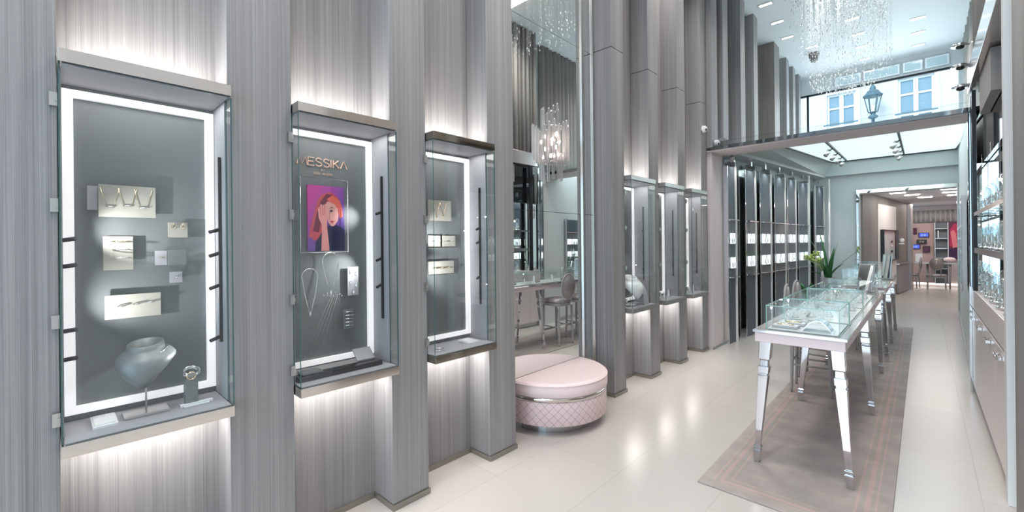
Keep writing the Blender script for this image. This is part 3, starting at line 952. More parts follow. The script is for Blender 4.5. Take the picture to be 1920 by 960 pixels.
solo('bracelet', MB().ring((-2.36, 1.78, ZB1 + .005), .030, .004, 'z', 24, ry=.040), M_silver, 'silver bangle lying on the deck of the third case', 'bracelet')

# ------------------------------------------------------------------ cases four to six
b4, _ = bust(-2.40, 4.47, 1.22, 1.35, label='white display bust in the fourth wall case', mt=M_acryl, face=-.4)
solo('curved_display', MB().lathe([(.16, 0), (.15, .1), (.11, .2), (.05, .28), (.0, .30)], (-2.44, 4.645, ZB1 + .001), 20, a0=-.35, a1=.8), M_liner, 'dark curved display panel beside the white bust', 'display panel')
for (yy, n_, place) in ((5.36, 3, 'fifth'), (6.19, 3, 'sixth')):
    for k in range(n_):
        y_ = yy - .14 + .13 * k
        t = thing('ring_stand', ['left', 'middle', 'right'][k] + ' small jewel stand on the deck of the %s wall case' % place, 'jewellery stand', (-2.40, y_, ZB1 + .001), 'jewel stands in the %s case' % place)
        part('cone', MB().lathe([(.022, 0), (.016, .02), (.007, .05 + .02 * k), (0, .06 + .02 * k)], (-2.40, y_, ZB1 + .001), 14), M_acryl, t)
        part('jewel', MB().ring((-2.40, y_, ZB1 + .035), .011, .003, 'z', 14), M_silver, t)
t = thing('necklace', 'pale V necklace hanging on the back of the fifth wall case', 'necklace', (-2.50, 5.33, 1.4))
part('chain', MB().tube([(-2.50, 5.25, 1.84), (-2.49, 5.33, 1.50), (-2.50, 5.41, 1.84)], .004, 6), M_silver, t)
part('pendant', MB().octa((-2.49, 5.33, 1.47), .012, .03), M_crystal, t)
part('board', MB().box(-2.535, -2.51, 5.22, 5.44, 1.40, 1.90), M_liner, t)
for y_, k in ((4.40, 'fourth'), (6.10, 'sixth')):
    t = thing('necklace', 'bright hanging drop necklace in the %s wall case' % k, 'necklace', (-2.50, y_, 1.4))
    part('chain', MB().tube([(-2.52, y_ - .05, 1.75), (-2.50, y_, 1.50), (-2.52, y_ + .05, 1.75)], .003, 6), M_silver, t)
    part('pendant', MB().octa((-2.50, y_, 1.47), .010, .03), M_crystal, t)

# ------------------------------------------------------------------ wall security cameras
for y_, z_, lab in ((6.535, 3.24, 'left one of the two white dome cameras on the last pilaster'), (6.86, 3.075, 'right one of the two white dome cameras near the portal')):
    xx = XF + .001 if y_ < 6.6 else -2.261
    t = thing('dome_camera', lab, 'security camera', (xx, y_, z_), 'white dome cameras by the portal')
    o1 = MB().lathe([(.052, 0), (.052, .02), (.046, .045), (.030, .062), (0, .066)], (0, 0, 0), 20)
    o1.xf(Matrix.Translation((xx, y_, z_)) @ Matrix.Rotation(PI / 2, 4, 'Y'))
    part('housing', o1, M_white, t)
    part('lens', MB().ball((xx + .050, y_ - .015, z_ - .012), .022, seg=12), M_darkglass, t)

# ------------------------------------------------------------------ ottoman against the mirror
OX, OY, OR = XB + .003, 3.21, .517
ot = thing('ottoman', 'round blush leather ottoman with quilted drum against the tall mirror', 'ottoman', (OX, OY, 0))
H0, H1 = -PI / 2, PI / 2
part('plinth', MB().lathe([(0, .001), (.40, .001), (.40, .085), (0, .085)], (OX, OY, 0), 40, a0=H0, a1=H1, smooth=False), M_steel, ot)
part('drum', MB().lathe([(0, .086), (OR - .016, .086), (OR - .008, .094), (OR - .008, .283), (OR - .008, .287), (0, .287)], (OX, OY, 0), 64, a0=H0, a1=H1), M_quilt, ot)
part('metal_band', MB().lathe([(0, .288), (OR - .004, .288), (OR - .004, .322), (0, .322)], (OX, OY, 0), 64, a0=H0, a1=H1), M_bronze, ot)
cp = [(0, .323), (OR - .008, .323), (OR, .330), (OR + .002, .37), (OR, .418), (OR - .006, .430), (OR - .018, .438), (OR - .05, .441), (OR - .12, .443), (0, .445)]
part('cushion', MB().lathe(cp, (OX, OY, 0), 64, a0=H0, a1=H1), M_pleat, ot)
part('seam_piping', MB().tube([(OX + (OR + .001) * math.cos(a), OY + (OR + .001) * math.sin(a), .421) for a in [H0 + .01 + (H1 - H0 - .02) * i / 60 for i in range(61)]], .003, 6), M_pleat, ot)

# ------------------------------------------------------------------ glass tube chandelier on the mirror
CX_, CY_ = XB + .004, 3.245
tc_ = thing('tube_chandelier', 'lit chandelier of hanging glass tubes on the tall mirror above the ottoman', 'chandelier', (CX_, CY_, 2.2))
part('back_plate', MB().box(CX_, CX_ + .012, CY_ - .05, CY_ + .05, 2.40, 2.72), M_chrome, tc_)
rim = MB()
for rr, zz in ((.060, 2.83), (.150, 2.675), (.085, 2.36)):
    rim.tube([(CX_ + .012 + rr * math.cos(a), CY_ + rr * math.sin(a), zz) for a in [H0 + .08 + (PI - .16) * i / 20 for i in range(21)]], .004, 6)
    rim.tube([(CX_ + .01, CY_, zz), (CX_ + .012 + rr, CY_, zz)], .004, 6)
part('ring_frame', rim, M_chrome, tc_)
for (rr, z0, z1, n_) in ((.062, 2.55, 2.87, 5), (.150, 2.38, 2.70, 10), (.112, 2.36, 2.66, 6), (.085, 2.20, 2.44, 6)):
    for i in range(n_):
        a = H0 + .17 + (PI - .34) * i / (n_ - 1)
        p = (CX_ + .016 + rr * math.cos(a), CY_ + rr * math.sin(a))
        dz = .022 * ((i * 7) % 3 - 1)
        tb = MB()
        pr = []
        for j in range(12):
            q = 2 * PI * j / 12
            r_ = .0145 if j % 2 == 0 else .0115
            pr.append((p[0] + r_ * math.cos(q), p[1] + r_ * math.sin(q)))
        tb.add([(x, y, z0 + dz) for x, y in pr] + [(x, y, z1 + dz) for x, y in pr],
               [(j, (j + 1) % 12, 12 + (j + 1) % 12, 12 + j) for j in range(12)] + [tuple(reversed(range(12))), tuple(range(12, 24))], 0, False)
        o = part('glass_tube', tb, M_tubeglass, tc_)
        part('cap', MB().tube([(p[0], p[1], z1 + dz + .001), (p[0], p[1], z1 + dz + .012)], .006, 8), M_chrome, o)
for i, (yy, zz) in enumerate(((-.06, 2.56), (.0, 2.50), (.06, 2.56), (.0, 2.62), (-.03, 2.42), (.04, 2.44))):
    part('bulb', MB().ball((CX_ + .06, CY_ + yy, zz), .008, .008, .020), M_warm, tc_)

# ------------------------------------------------------------------ rug
rg = MB().box(-RUGW / 2, RUGW / 2, -RUGL / 2, RUGL / 2, 0, .010)
rug = part('rug', rg, M_rug, bevel=.003)
rug.location = (-.622, 2.945 + RUGL / 2, .001)
tag(rug, 'long taupe rug with rose border stripes under the display tables', 'rug')

# ------------------------------------------------------------------ tables
ZT = .98
M_legs = mat('mirrored_leg_steel', (0.66, 0.66, 0.68), 0.06, 1.0)


def leg_mesh(x0, y0, z0, x1, y1, z1):
    """square mirrored leg from its foot (x0,y0,z0) up to the apron (x1,y1,z1)"""
    H = z1 - z0
    prof = [(0, .017), (.085, .024), (.10, .025), (.103, .020), (.112, .020), (.115, .025), (.132, .025), (.137, .018), (.40, .023), (.70, .031), (.715, .033), (.72, .027),
            (.732, .027), (.736, .033), (.79, .033), (.796, .026), (.84, .024), (.85, .034), (.99, .036), (1.0, .036)]
    b = MB()
    vs = []
    for t, h in prof:
        cx = x0 + (x1 - x0) * t; cy = y0 + (y1 - y0) * t; z = z0 + H * t
        vs += [(cx - h, cy - h, z), (cx + h, cy - h, z), (cx + h, cy + h, z), (cx - h, cy + h, z)]
    fs = []
    for i in range(len(prof) - 1):
        for j in range(4):
            a = i * 4 + j; c = i * 4 + (j + 1) % 4
            fs.append((a, c, c + 4, a + 4))
    fs.append((3, 2, 1, 0)); k = (len(prof) - 1) * 4; fs.append((k, k + 1, k + 2, k + 3))
    b.add(vs, fs, 0)
    return b


def table(x0, x1, y0, y1, legs, label):
    t = thing('display_table', label, 'table', ((x0 + x1) / 2, (y0 + y1) / 2, .011), 'long mirrored display tables')
    part('apron', MB().box(x0, x1, y0, y1, ZT - .082, ZT - .012), M_table, t, bevel=.004)
    tp = part('tabletop', MB().box(x0 - .004, x1 + .004, y0 - .004, y1 + .004, ZT - .0115, ZT - .001), M_ttop, t, bevel=.002)
    e = MB()
    for (a, b_, c, d) in ((x0 - .009, x0 - .0045, y0 - .009, y1 + .009), (x1 + .0045, x1 + .009, y0 - .009, y1 + .009), (x0 - .0045, x1 + .0045, y0 - .009, y0 - .0045), (x0 - .0045, x1 + .0045, y1 + .0045, y1 + .009)):
        e.box(a, b_, c, d, ZT - .015, ZT + .002)
    part('metal_edge', e, M_chrome, t)
    for (fx, fy, tx, ty) in legs:
        part('leg', leg_mesh(fx, fy, .012, tx, ty, ZT - .083), M_legs, t, bevel=.002)
    for k in range(4):
        yy = y0 + (y1 - y0) * (.06 + .10 * k)
        part('slot', MB().box(x1 - .042, x1 - .034, yy, yy + .09, ZT - .0008, ZT + .001), M_black, t)
    return t


table(-.868, -.356, 3.40, 6.93, [(-.887, 3.495, -.815, 3.49), (-.348, 3.50, -.405, 3.49), (-.905, 5.12, -.815, 5.12), (-.346, 5.12, -.405, 5.12),
                                (-.905, 6.80, -.815, 6.80), (-.372, 6.80, -.405, 6.80)], 'nearest long blush display table on splayed mirrored legs')
table(-.868, -.356, 7.40, 10.25, [(-.887, 7.47, -.815, 7.49), (-.348, 7.47, -.405, 7.49), (-.905, 8.85, -.815, 8.85), (-.360, 8.85, -.405, 8.85),
                                 (-.905, 10.15, -.815, 10.15), (-.360, 10.15, -.405, 10.15)], 'farther long blush display table behind the nearest one')


def glass_box(x0, x1, y0, y1, z0, z1, label, div=None, group='glass showcases on the tables'):
    t = thing('glass_showcase', label, 'showcase', ((x0 + x1) / 2, (y0 + y1) / 2, z0), group)
    th = .005
    mm = [M_glass, M_gedge2]
    part('glass_pane', MB().pane(x0, x1, y0, y0 + th, z0, z1 - th, 'y'), mm, t)
    part('glass_pane', MB().pane(x0, x1, y1 - th, y1, z0, z1 - th, 'y'), mm, t)
    part('glass_pane', MB().pane(x0, x0 + th, y0 + th, y1 - th, z0, z1 - th, 'x'), mm, t)
    part('glass_pane', MB().pane(x1 - th, x1, y0 + th, y1 - th, z0, z1 - th, 'x'), mm, t)
    part('glass_lid', MB().pane(x0, x1, y0, y1, z1 - th + .0005, z1, 'z'), mm, t)
    part('base_liner', MB().box(x0 + .010, x1 - .010, y0 + .010, y1 - .010, z0, z0 + .006), M_acryl, t)
    if div:
        for d in div:
            part('divider', MB().pane(x0 + .010, x1 - .010, d, d + .005, z0 + .007, z1 - .012, 'y'), mm, t)
    return t


GZ = ZT + .0025
glass_box(-.812, -.392, 3.462, 3.97, GZ, 1.150, 'nearest glass showcase, at the front end of the near table', [3.80])
glass_box(-.812, -.392, 4.00, 4.96, GZ, 1.150, 'middle glass showcase on the near table', [4.528])
glass_box(-.812, -.392, 4.99, 6.25, GZ, 1.150, 'long rear glass showcase on the near table', [5.6])
glass_box(-.812, -.500, 7.45, 8.50, GZ, 1.215, 'glass showcase at the front of the farther table', [7.95])
glass_box(-.812, -.420, 9.25, 10.1, GZ, 1.215, 'glass showcase at the back end of the farther table')

# contents of the showcases
zc = GZ + .0080
for k, (x, y, lab) in enumerate(((-.72, 3.56, 'front left white jewellery tray in the nearest showcase'), (-.70, 3.70, 'second white jewellery tray in the nearest showcase'))):
    t = thing('jewellery_tray', lab, 'tray', (x, y, zc), 'trays in the nearest showcase')
    part('tray', MB().box(x - .07, x + .09, y - .045, y + .045, zc, zc + .014), M_liner, t, bevel=.003)
    part('pad', MB().box(x - .065, x + .085, y - .04, y + .04, zc + .0145, zc + .019), M_acryl, t, bevel=.002)
    solo('chain_bracelet', MB().ring((x + .01, y, zc + .0225), .05, .003, 'z', 28, ry=.022), M_goldj, 'gold chain bracelet on the ' + lab.replace('white jewellery ', ''), 'bracelet')
arc = MB()
pts_o = []
for i in range(17):
    u = i / 16
    pts_o.append((-.60 + .17 * u, .075 * math.sin(PI * min(1, u * 1.05)) ** .8 if u < .96 else 0.004))
vs = []
for (x, z) in pts_o:
    z = max(z, .004)
    vs += [(x, 3.50, zc + z), (x, 3.62, zc + z), (x, 3.50, zc + max(z - .006, 0)), (x, 3.62, zc + max(z - .006, 0))]
fs = []
for i in range(16):
    a = i * 4
    fs += [(a, a + 1, a + 5, a + 4), (a + 2, a + 6, a + 7, a + 3), (a, a + 4, a + 6, a + 2), (a + 1, a + 3, a + 7, a + 5)]
fs += [(0, 2, 3, 1), (64, 65, 67, 66)]
arc.add(vs, fs, 0, False)
solo('arched_display', arc, M_silver, 'silver arched bracelet ramp in the nearest showcase', 'display stand')


def ring_stand(name, x, y, h, r, label, group):
    t = thing(name, label, 'jewellery stand', (x, y, zc), group)
    part('cone', MB().lathe([(r, 0), (r * .85, .006), (r * .35, h * .6), (r * .25, h)], (x, y, zc), 12), M_acryl, t)
    part('jewel', MB().ring((x, y, zc + h + r * .3), r * .5, r * .13, 'y', 12).octa((x, y, zc + h + r * .95), r * .25, r * .3), M_crystal, t)
    return t


proto = None
box_places = [('middle showcase', 4.04, 4.92, 9), ('rear showcase', 5.03, 6.2, 10), ('front of the farther table', 7.5, 8.45, 8), ('back of the farther table', 9.3, 10.05, 4), ('nearest showcase', 3.84, 3.94, 3)]
rnd = random.Random(3)
for nm, ya, yb, n_ in box_places:
    for k in range(n_):
        y = ya + (yb - ya) * (k + .5) / n_
        x = -.75 + .30 * ((k * 5) % 4) / 3 if 'farther' not in nm else -.75 + .2 * (k % 2)
        lab = 'small jewel stand, %s from the front, in the %s' % (['first', 'second', 'third', 'fourth', 'fifth', 'sixth', 'seventh', 'eighth', 'ninth', 'tenth'][k], nm)
        if proto is None:
            proto = ring_stand('jewel_stand', x, y, .055, .026, lab, 'jewel stands in the ' + nm)
        else:
            dup(proto, (x, y, zc), lab, 'jewel stands in the ' + nm, rotz=rnd.uniform(-.5, .5))
for k, (y, n_) in enumerate(((4.20, 'front white pad in the middle showcase'), (4.70, 'back white pad in the middle showcase'), (5.25, 'front white pad in the rear showcase'), (5.9, 'back white pad in the rear showcase'), (7.8, 'white pad in the showcase on the farther table'))):
    solo('jewellery_pad', MB().box(-.70, -.67, y - .05, y + .05, zc, zc + .03), M_card, n_, 'jewellery pad', bevel=.004)
# showcase lamps: the small bright points inside the glass boxes
for k, (x, y, z, lab) in enumerate(((-.60, 5.02, 1.135, 'rear showcase of the near table'), (-.785, 4.03, 1.135, 'middle showcase of the near table'), (-.60, 7.50, 1.19, 'showcase on the farther table'), (-.785, 3.50, 1.135, 'nearest showcase'))):
    t = thing('case_lamp', 'tiny bright lamp on a pin in the ' + lab, 'lamp', (x, y, zc))
    part('pin', MB().tube([(x, y, zc), (x, y, z - .012)], .002, 6), M_chrome, t)
    part('bulb', MB().ball((x, y, z - .006), .006, seg=8), mat('case_lamp_glow_%s' % 'abcd'[k], (1, 1, 1), .5, emit=(1, 1, .97), es=60), t)


def easel_mirror(x0, x1, y, z0, z1, lean, label):
    t = thing('table_mirror', label, 'mirror', ((x0 + x1) / 2, y, z0), 'tilted mirrors on the tables')
    M = Matrix.Translation(((x0 + x1) / 2, y, z0 + .012)) @ Matrix.Rotation(math.radians(-24), 4, 'Z') @ Matrix.Rotation(math.radians(-lean), 4, 'X')
    w_, h_ = (x1 - x0) / 2, z1 - z0
    part('frame', MB().box(-w_, w_, 0, .018, 0, h_).xf(M), M_steel, t, bevel=.003)
    part('glass', MB().box(-w_ + .012, w_ - .012, -.003, -.0005, .014, h_ - .014).xf(M), M_mirror, t)
    part('foot', MB().box(-w_ * .8, w_ * .8, -.02, .14, -.0115, -.001).xf(Matrix.Translation(((x0 + x1) / 2, y, z0 + .012)) @ Matrix.Rotation(math.radians(-24), 4, 'Z')), M_steel, t)
    part('strut', MB().tube([(0, .12, 0), (0, .03 + math.tan(math.radians(lean)) * h_ * .5, h_ * .5)], .005, 6).xf(Matrix.Translation(((x0 + x1) / 2, y, z0 + .012)) @ Matrix.Rotation(math.radians(-24), 4, 'Z')), M_steel, t)
    return t


easel_mirror(-.60, -.435, 6.62, GZ, 1.31, 12, 'tilted chrome vanity mirror at the back end of the near table')
easel_mirror(-.49, -.365, 8.95, GZ, 1.37, 8, 'tilted chrome vanity mirror on the farther table')
solo('pen_tray', MB().tube([(-.43, 6.50, GZ + .008), (-.37, 6.40, GZ + .008)], .007, 8), M_chrome, 'chrome pen lying beside the near vanity mirror', 'pen')
t = thing('table_lamp_stem', 'slim chrome post at the back corner of the near showcases', 'post', (-.375, 6.35, GZ))
part('stem', MB().tube([(-.375, 6.30, GZ), (-.375, 6.30, 1.16)], .007, 10), M_chrome, t)
part('knob', MB().ball((-.375, 6.30, 1.17), .012), M_chrome, t)


# ------------------------------------------------------------------ stools and chairs
def stool(name, label, cat, loc, seat_h, top, wd, group, rotz=0):
    """oval backed seat; the back stands on the local -x side"""
    t = thing(name, label, cat, (0, 0, 0), group)
    h = wd / 2
    s = MB()
    n = 24
    ring_ = []
    for j in range(n):
        a = 2 * PI * j / n
        c, q = math.cos(a), math.sin(a)
        k = (abs(c) ** 3.2 + abs(q) ** 3.2) ** (-1 / 3.2)
        ring_.append((c * k, q * k))
    vs = []
    for r_, z in ((.96, -.03), (1.0, -.015), (1.0, .012), (.93, .030), (.6, .042), (0.01, .046)):
        vs += [(x * h * r_, y * h * r_, seat_h + z) for x, y in ring_]
    fs = [tuple(reversed(range(n)))]
    for i in range(5):
        for j in range(n):
            fs.append((i * n + j, i * n + (j + 1) % n, (i + 1) * n + (j + 1) % n, (i + 1) * n + j))
    s.add(vs, fs, 0, True)
    part('seat', s, M_seat, t, local=True)
    fr_ = MB()
    vs = []
    for z in (-.075, -.032):
        vs += [(x * h * 1.0, y * h * 1.0, seat_h + z) for x, y in ring_]
    fs = [tuple(reversed(range(n))), tuple(range(n, 2 * n))] + [(j, (j + 1) % n, n + (j + 1) % n, n + j) for j in range(n)]
    fr_.add(vs, fs, 0, False)
    part('seat_rail', fr_, M_frame, t, local=True)
    L = h * .86
    for sx_ in (-1, 1):
        for sy_ in (-1, 1):
            part('leg', MB().tube([(sx_ * (L + .012), sy_ * (L + .008), .013), (sx_ * (L + .010), sy_ * (L + .006), .05), (sx_ * (L + .004), sy_ * L, seat_h * .5), (sx_ * L, sy_ * L, seat_h - .11), (sx_ * L, sy_ * L, seat_h - .078)],
                                  [.010, .013, .018, .021, .023], 10), M_frame, t, local=True)
    if seat_h > .6:
        for sy_ in (-1, 1):
            part('stretcher', MB().tube([(-L, sy_ * L, .30), (L, sy_ * L, .30)], .009, 8), M_frame, t, local=True)
        part('foot_rest', MB().box(L - .012, L + .012, -L, L, .215, .245), M_frame, t, local=True)
        part('stretcher', MB().tube([(-L, -L, .34), (-L, L, .34)], .009, 8), M_frame, t, local=True)
    # oval back
    zc_ = top - .19
    bx = -h - .035
    ov = MB()
    def op(a, e=1.0): return (bx - .05 * ((zc_ + .19 * e * math.sin(a)) - seat_h - .1) * .6, .155 * e * math.cos(a), zc_ + .19 * e * math.sin(a))
    ov.tube([op(2 * PI * j / 36) for j in range(37)], .014, 8, caps=False)
    part('back_frame', ov, M_frame, t, local=True)
    pd = MB()
    fro = [op(2 * PI * j / 32, .93) for j in range(32)]
    pd.add([(p[0] + .014, p[1], p[2]) for p in fro] + [(p[0] - .014, p[1], p[2]) for p in fro] + [(bx + .020, 0, zc_), (bx - .024, 0, zc_)],
           [(j, (j + 1) % 32, 64) for j in range(32)] + [(32 + (j + 1) % 32, 32 + j, 65) for j in range(32)] + [((j + 1) % 32, j, 32 + j, 32 + (j + 1) % 32) for j in range(32)], 0, True)
    part('back_pad', pd, M_seat, t, local=True)
    for sy_ in (-1, 1):
        part('back_post', MB().tube([(-L - .005, sy_ * .10, seat_h - .06), (bx, sy_ * .10, zc_ - .150)], .012, 8), M_frame, t, local=True)
    t.location = loc
    t.rotation_euler = (0, 0, rotz)
    return t


st = stool('bar_stool', 'nearest grey oval backed bar stool, left side of the near table', 'bar stool', (-.86, 5.53, 0), .70, 1.12, .37, 'oval backed bar stools at the tables', .05)
dup(st, (-.88, 6.12, 0), 'second grey oval backed bar stool along the near table', rotz=-.08)
dup(st, (-.90, 8.15, 0), 'third grey oval backed bar stool, beside the farther table near the plant', rotz=.1)

# ------------------------------------------------------------------ plant
pv = thing('planter', 'tall grey vase stand holding the green plant behind the tables', 'planter', (-1.26, 9.75, 0))
part('vase', MB().lathe([(.10, .001), (.11, .05), (.12, .5), (.13, .9), (.125, .93), (.115, .93), (.11, .86), (0, .86)], (-1.26, 9.75, 0), 28), M_frame, pv)
pl = thing('potted_plant', 'green plant with long blades and lime flower heads before the far wall', 'plant', (-1.26, 9.75, .885))
rnd = random.Random(11)


def blade(a, reach, h, wd, droop=.0):
    b = MB(); n = 10
    vs = []
    for i in range(n + 1):
        u = i / n
        r_ = reach * u ** 1.4
        z = .885 + h * (u - droop * u * u)
        w_ = wd * math.sin(PI * min(1, .12 + .88 * u)) ** .8 * (1 - u * .3) + .001
        cx, cy = -1.26 + r_ * math.cos(a), 9.75 + r_ * math.sin(a)
        nx, ny = -math.sin(a) * w_, math.cos(a) * w_
        vs += [(cx - nx, cy - ny, z), (cx, cy, z - w_ * .4), (cx + nx, cy + ny, z), (cx, cy, z - w_ * .4 + .004)]
    fs = []
    for i in range(n):
        k = i * 4
        for j in range(4):
            fs.append((k + j, k + (j + 1) % 4, k + 4 + (j + 1) % 4, k + 4 + j))
    b.add(vs, fs, 0, True)
    return b


for a, reach, h, wd, dr_ in ((2.9, .30, .78, .032, .05), (2.6, .16, .86, .036, 0), (.4, .15, .68, .034, 0), (.2, .62, .74, .022, .1), (3.3, .55, .50, .018, .2),
                             (3.0, .52, .62, .018, .1), (-1.0, .20, .55, .04, .1), (-2.2, .22, .45, .05, .2), (1.2, .2, .6, .04, 0), (-.3, .26, .42, .06, .25), (-1.6, .25, .36, .07, .3), (3.5, .30, .30, .07, .5)):
    part('leaf', blade(a, reach, h, wd, dr_), M_leaf, pl)
for a, reach, h in ((3.6, .25, .42), (3.9, .30, .38), (3.3, .33, .40), (3.8, .2, .48), (4.1, .22, .36)):
    c = (-1.26 + reach * math.cos(a), 9.75 + reach * math.sin(a), .885 + h)
    fl_ = MB()
    fl_.tube([(-1.26, 9.75, .89), (-1.26 + reach * .6 * math.cos(a), 9.75 + reach * .6 * math.sin(a), .885 + h * .7), c], .005, 6)
    for j in range(14):
        fl_.ball((c[0] + rnd.uniform(-.04, .04), c[1] + rnd.uniform(-.04, .04), c[2] + rnd.uniform(-.03, .04)), .019, seg=8)
    part('flower_head', fl_, M_flower, pl)
# low fern like plant on the floor beside it
pf = thing('floor_plant', 'dark green broad leaf plant low behind the near table, by the fins', 'plant', (-1.38, 9.0, 0))
part('pot', MB().lathe([(.11, .001), (.14, .30), (.145, .42), (.13, .42), (.12, .38), (0, .38)], (-1.38, 9.0, 0), 24), M_frame, pf)
for k in range(10):
    a = k * 2.4; c0 = (-1.38, 9.0)
    n = 8; vs = []
    reach = .30; h = .48 + .05 * (k % 3)
    for i in range(n + 1):
        u = i / n; r_ = reach * u
        z = .38 + h * (1.25 * u - .35 * u * u)
        w_ = .055 * math.sin(PI * max(0, (u - .35) / .65)) + .004 if u > .35 else .004
        cx, cy = c0[0] + r_ * math.cos(a), c0[1] + r_ * math.sin(a)
        nx, ny = -math.sin(a) * w_, math.cos(a) * w_
        vs += [(cx - nx, cy - ny, z), (cx, cy, z - .008), (cx + nx, cy + ny, z), (cx, cy, z - .004)]
    fs = [(i * 4 + j, i * 4 + (j + 1) % 4, i * 4 + 4 + (j + 1) % 4, i * 4 + 4 + j) for i in range(n) for j in range(4)]
    part('leaf', MB().add(vs, fs, 0, True), M_leaf, pf)

# ------------------------------------------------------------------ display fins of the inner room
def finline(y): return -2.2 + (y - 7.2) * .45 / 6.1


FIN = [(7.241, 7.516), (7.969, 8.388), (8.649, 9.182), (9.421, 10.030), (10.218, 10.729), (10.969, 11.661), (12.332, 13.069)]
orders = ['first (nearest the portal)', 'second', 'third', 'fourth', 'fifth', 'sixth', 'last']
M_finglow = mat('showcase_glow', (1, 1, 1), .5, emit=(.95, .98, 1), es=1.7)  # emission imitating blown-out reflections in the fin showcases
wh = mat('fin_blush_edge', (0.84, 0.80, 0.77), .3)
for k, (ya, yb) in enumerate(FIN):
    xa, xb = finline(ya), finline(yb)
    t = thing('display_fin', '%s slate and mirror display fin on the left of the inner room' % orders[k], 'display fin', ((xa + xb) / 2 - .06, (ya + yb) / 2, 0), 'display fins of the inner room')
    ztop = 2.78 + .02 * k
    def slab(y0, y1, d0, d1, z0, z1):
        return MB().hexa([(finline(y0) - d1, y0, z0), (finline(y0) - d0, y0, z0), (finline(y1) - d0, y1, z0), (finline(y1) - d1, y1, z0)],
                         [(finline(y0) - d1, y0, z1), (finline(y0) - d0, y0, z1), (finline(y1) - d0, y1, z1), (finline(y1) - d1, y1, z1)])
    part('slate_panel', slab(ya, yb, .01, .10, .002, ztop), M_slate, t)
    part('edge_strip', slab(yb + .004, yb + .055, -.005, .12, .002, ztop + .02), wh, t)
    part('mirror_return', slab(yb + .060, min(yb + .068, FAR - .03), .02, .20, .002, 2.95), M_mirror, t)
    part('edge_strip', slab(ya - .030, ya - .004, .0, .10, .002, ztop), M_chrome, t)
    sb = part('showcase', slab(ya + .02, yb - .02, -.055, .005, 1.05, 1.93), [M_glass], t)
    part('showcase_rim', slab(ya + .01, yb - .01, -.06, .009, 1.93, 1.945), M_chrome, t)
    part('showcase_rim', slab(ya + .01, yb - .01, -.06, .009, 1.035, 1.05), M_chrome, t)
    for z in (1.21, 1.59):
        ym = (ya + yb) / 2
        part('lit_jewel_shelf', slab(ya + .04, yb - .04, -.045, -.002, z - .03, z - .022), M_acryl, sb)
        lamp = MB()
        for q in range(3):
            yy = ya + (yb - ya) * (.25 + .25 * q)
            lamp.ball((finline(yy) + .02, yy, z + .03), .022, .022, .05, 8)
        part('jewels', lamp, M_crystal, sb)
        part('lamp', MB().box(finline(ya) + .012, finline(ya) + .020, ya + .04, ym - .012, z - .02, z + .14).box(finline(ym) + .012, finline(ym) + .020, ym + .012, yb - .05, z - .02, z + .14), M_finglow, sb)  # added glow panels standing in for bright reflections around the jewels
    # small white bracket spot at the head of the fin
    part('head_spot', MB().box(xa + .02, xa + .07, ya + .05, ya + .12, ztop + .06, 2.995), M_chrome, t)
    spot('fin_head_light', (xa + .10, (ya + yb) / 2, 2.93), (xa + .04, (ya + yb) / 2, 2.0), 11, (1, .95, .9), size=100, r=.03)
ms = MB()
for k in range(len(FIN) - 1):
    ya, yb = FIN[k][1] + .09, FIN[k + 1][0] - .045
    if yb - ya < .1: continue
    q = MB().hexa([(finline(ya) - .22, ya, .002), (finline(ya) - .20, ya, .002), (finline(yb) - .20, yb, .002), (finline(yb) - .22, yb, .002)],
                  [(finline(ya) - .22, ya, 2.96), (finline(ya) - .20, ya, 2.96), (finline(yb) - .20, yb, 2.96), (finline(yb) - .22, yb, 2.96)])
    solo('mirror_strip', q, M_mirror, 'vertical mirror strip right after the %s display fin' % orders[k], 'mirror', 'mirror strips between the fins')
pb = MB().tube([(-1.90, 11.95, .001), (-1.90, 11.95, 3.09)], .022, 12)
solo('slim_pole', pb, wh, 'cream vertical pole, left of two between the last display fins', 'pole', 'cream poles between the fins')
solo('slim_pole', MB().tube([(-1.66, 13.05, .001), (-1.66, 13.05, 3.10)], .022, 12), wh, 'cream vertical pole at the edge of the last display fin', 'pole', 'cream poles between the fins')

# ------------------------------------------------------------------ tracks on the luminous ceiling
for (xa, ya, xb, yb, lab) in ((-1.06, 8.0, -1.30, 12.9, 'left spotlight track under the luminous ceiling'), (-.24, 8.0, -.29, 12.9, 'right spotlight track under the luminous ceiling')):
    t = thing('spotlight_track', lab, 'track light', ((xa + xb) / 2, (ya + yb) / 2, zs(10.4) - .05), 'spotlight tracks')
    part('rail', MB().hexa([(xa - .014, ya, zs(ya) - .03), (xa + .014, ya, zs(ya) - .03), (xb + .014, yb, zs(yb) - .03), (xb - .014, yb, zs(yb) - .03)],
                           [(xa - .014, ya, zs(ya) - .002), (xa + .014, ya, zs(ya) - .002), (xb + .014, yb, zs(yb) - .002), (xb - .014, yb, zs(yb) - .002)]), M_black, t)
    for k in range(4):
        u = .25 + .235 * k
        x, y = xa + (xb - xa) * u, ya + (yb - ya) * u
        z = zs(y)
        hd = part('spot_head', MB().tube([(x - .04, y, z - .055), (x - .10, y - .03, z - .15)], .034, 14), M_steel, t)
        part('bracket', MB().tube([(x, y, z - .03), (x - .04, y, z - .06)], .010, 8), M_black, hd)

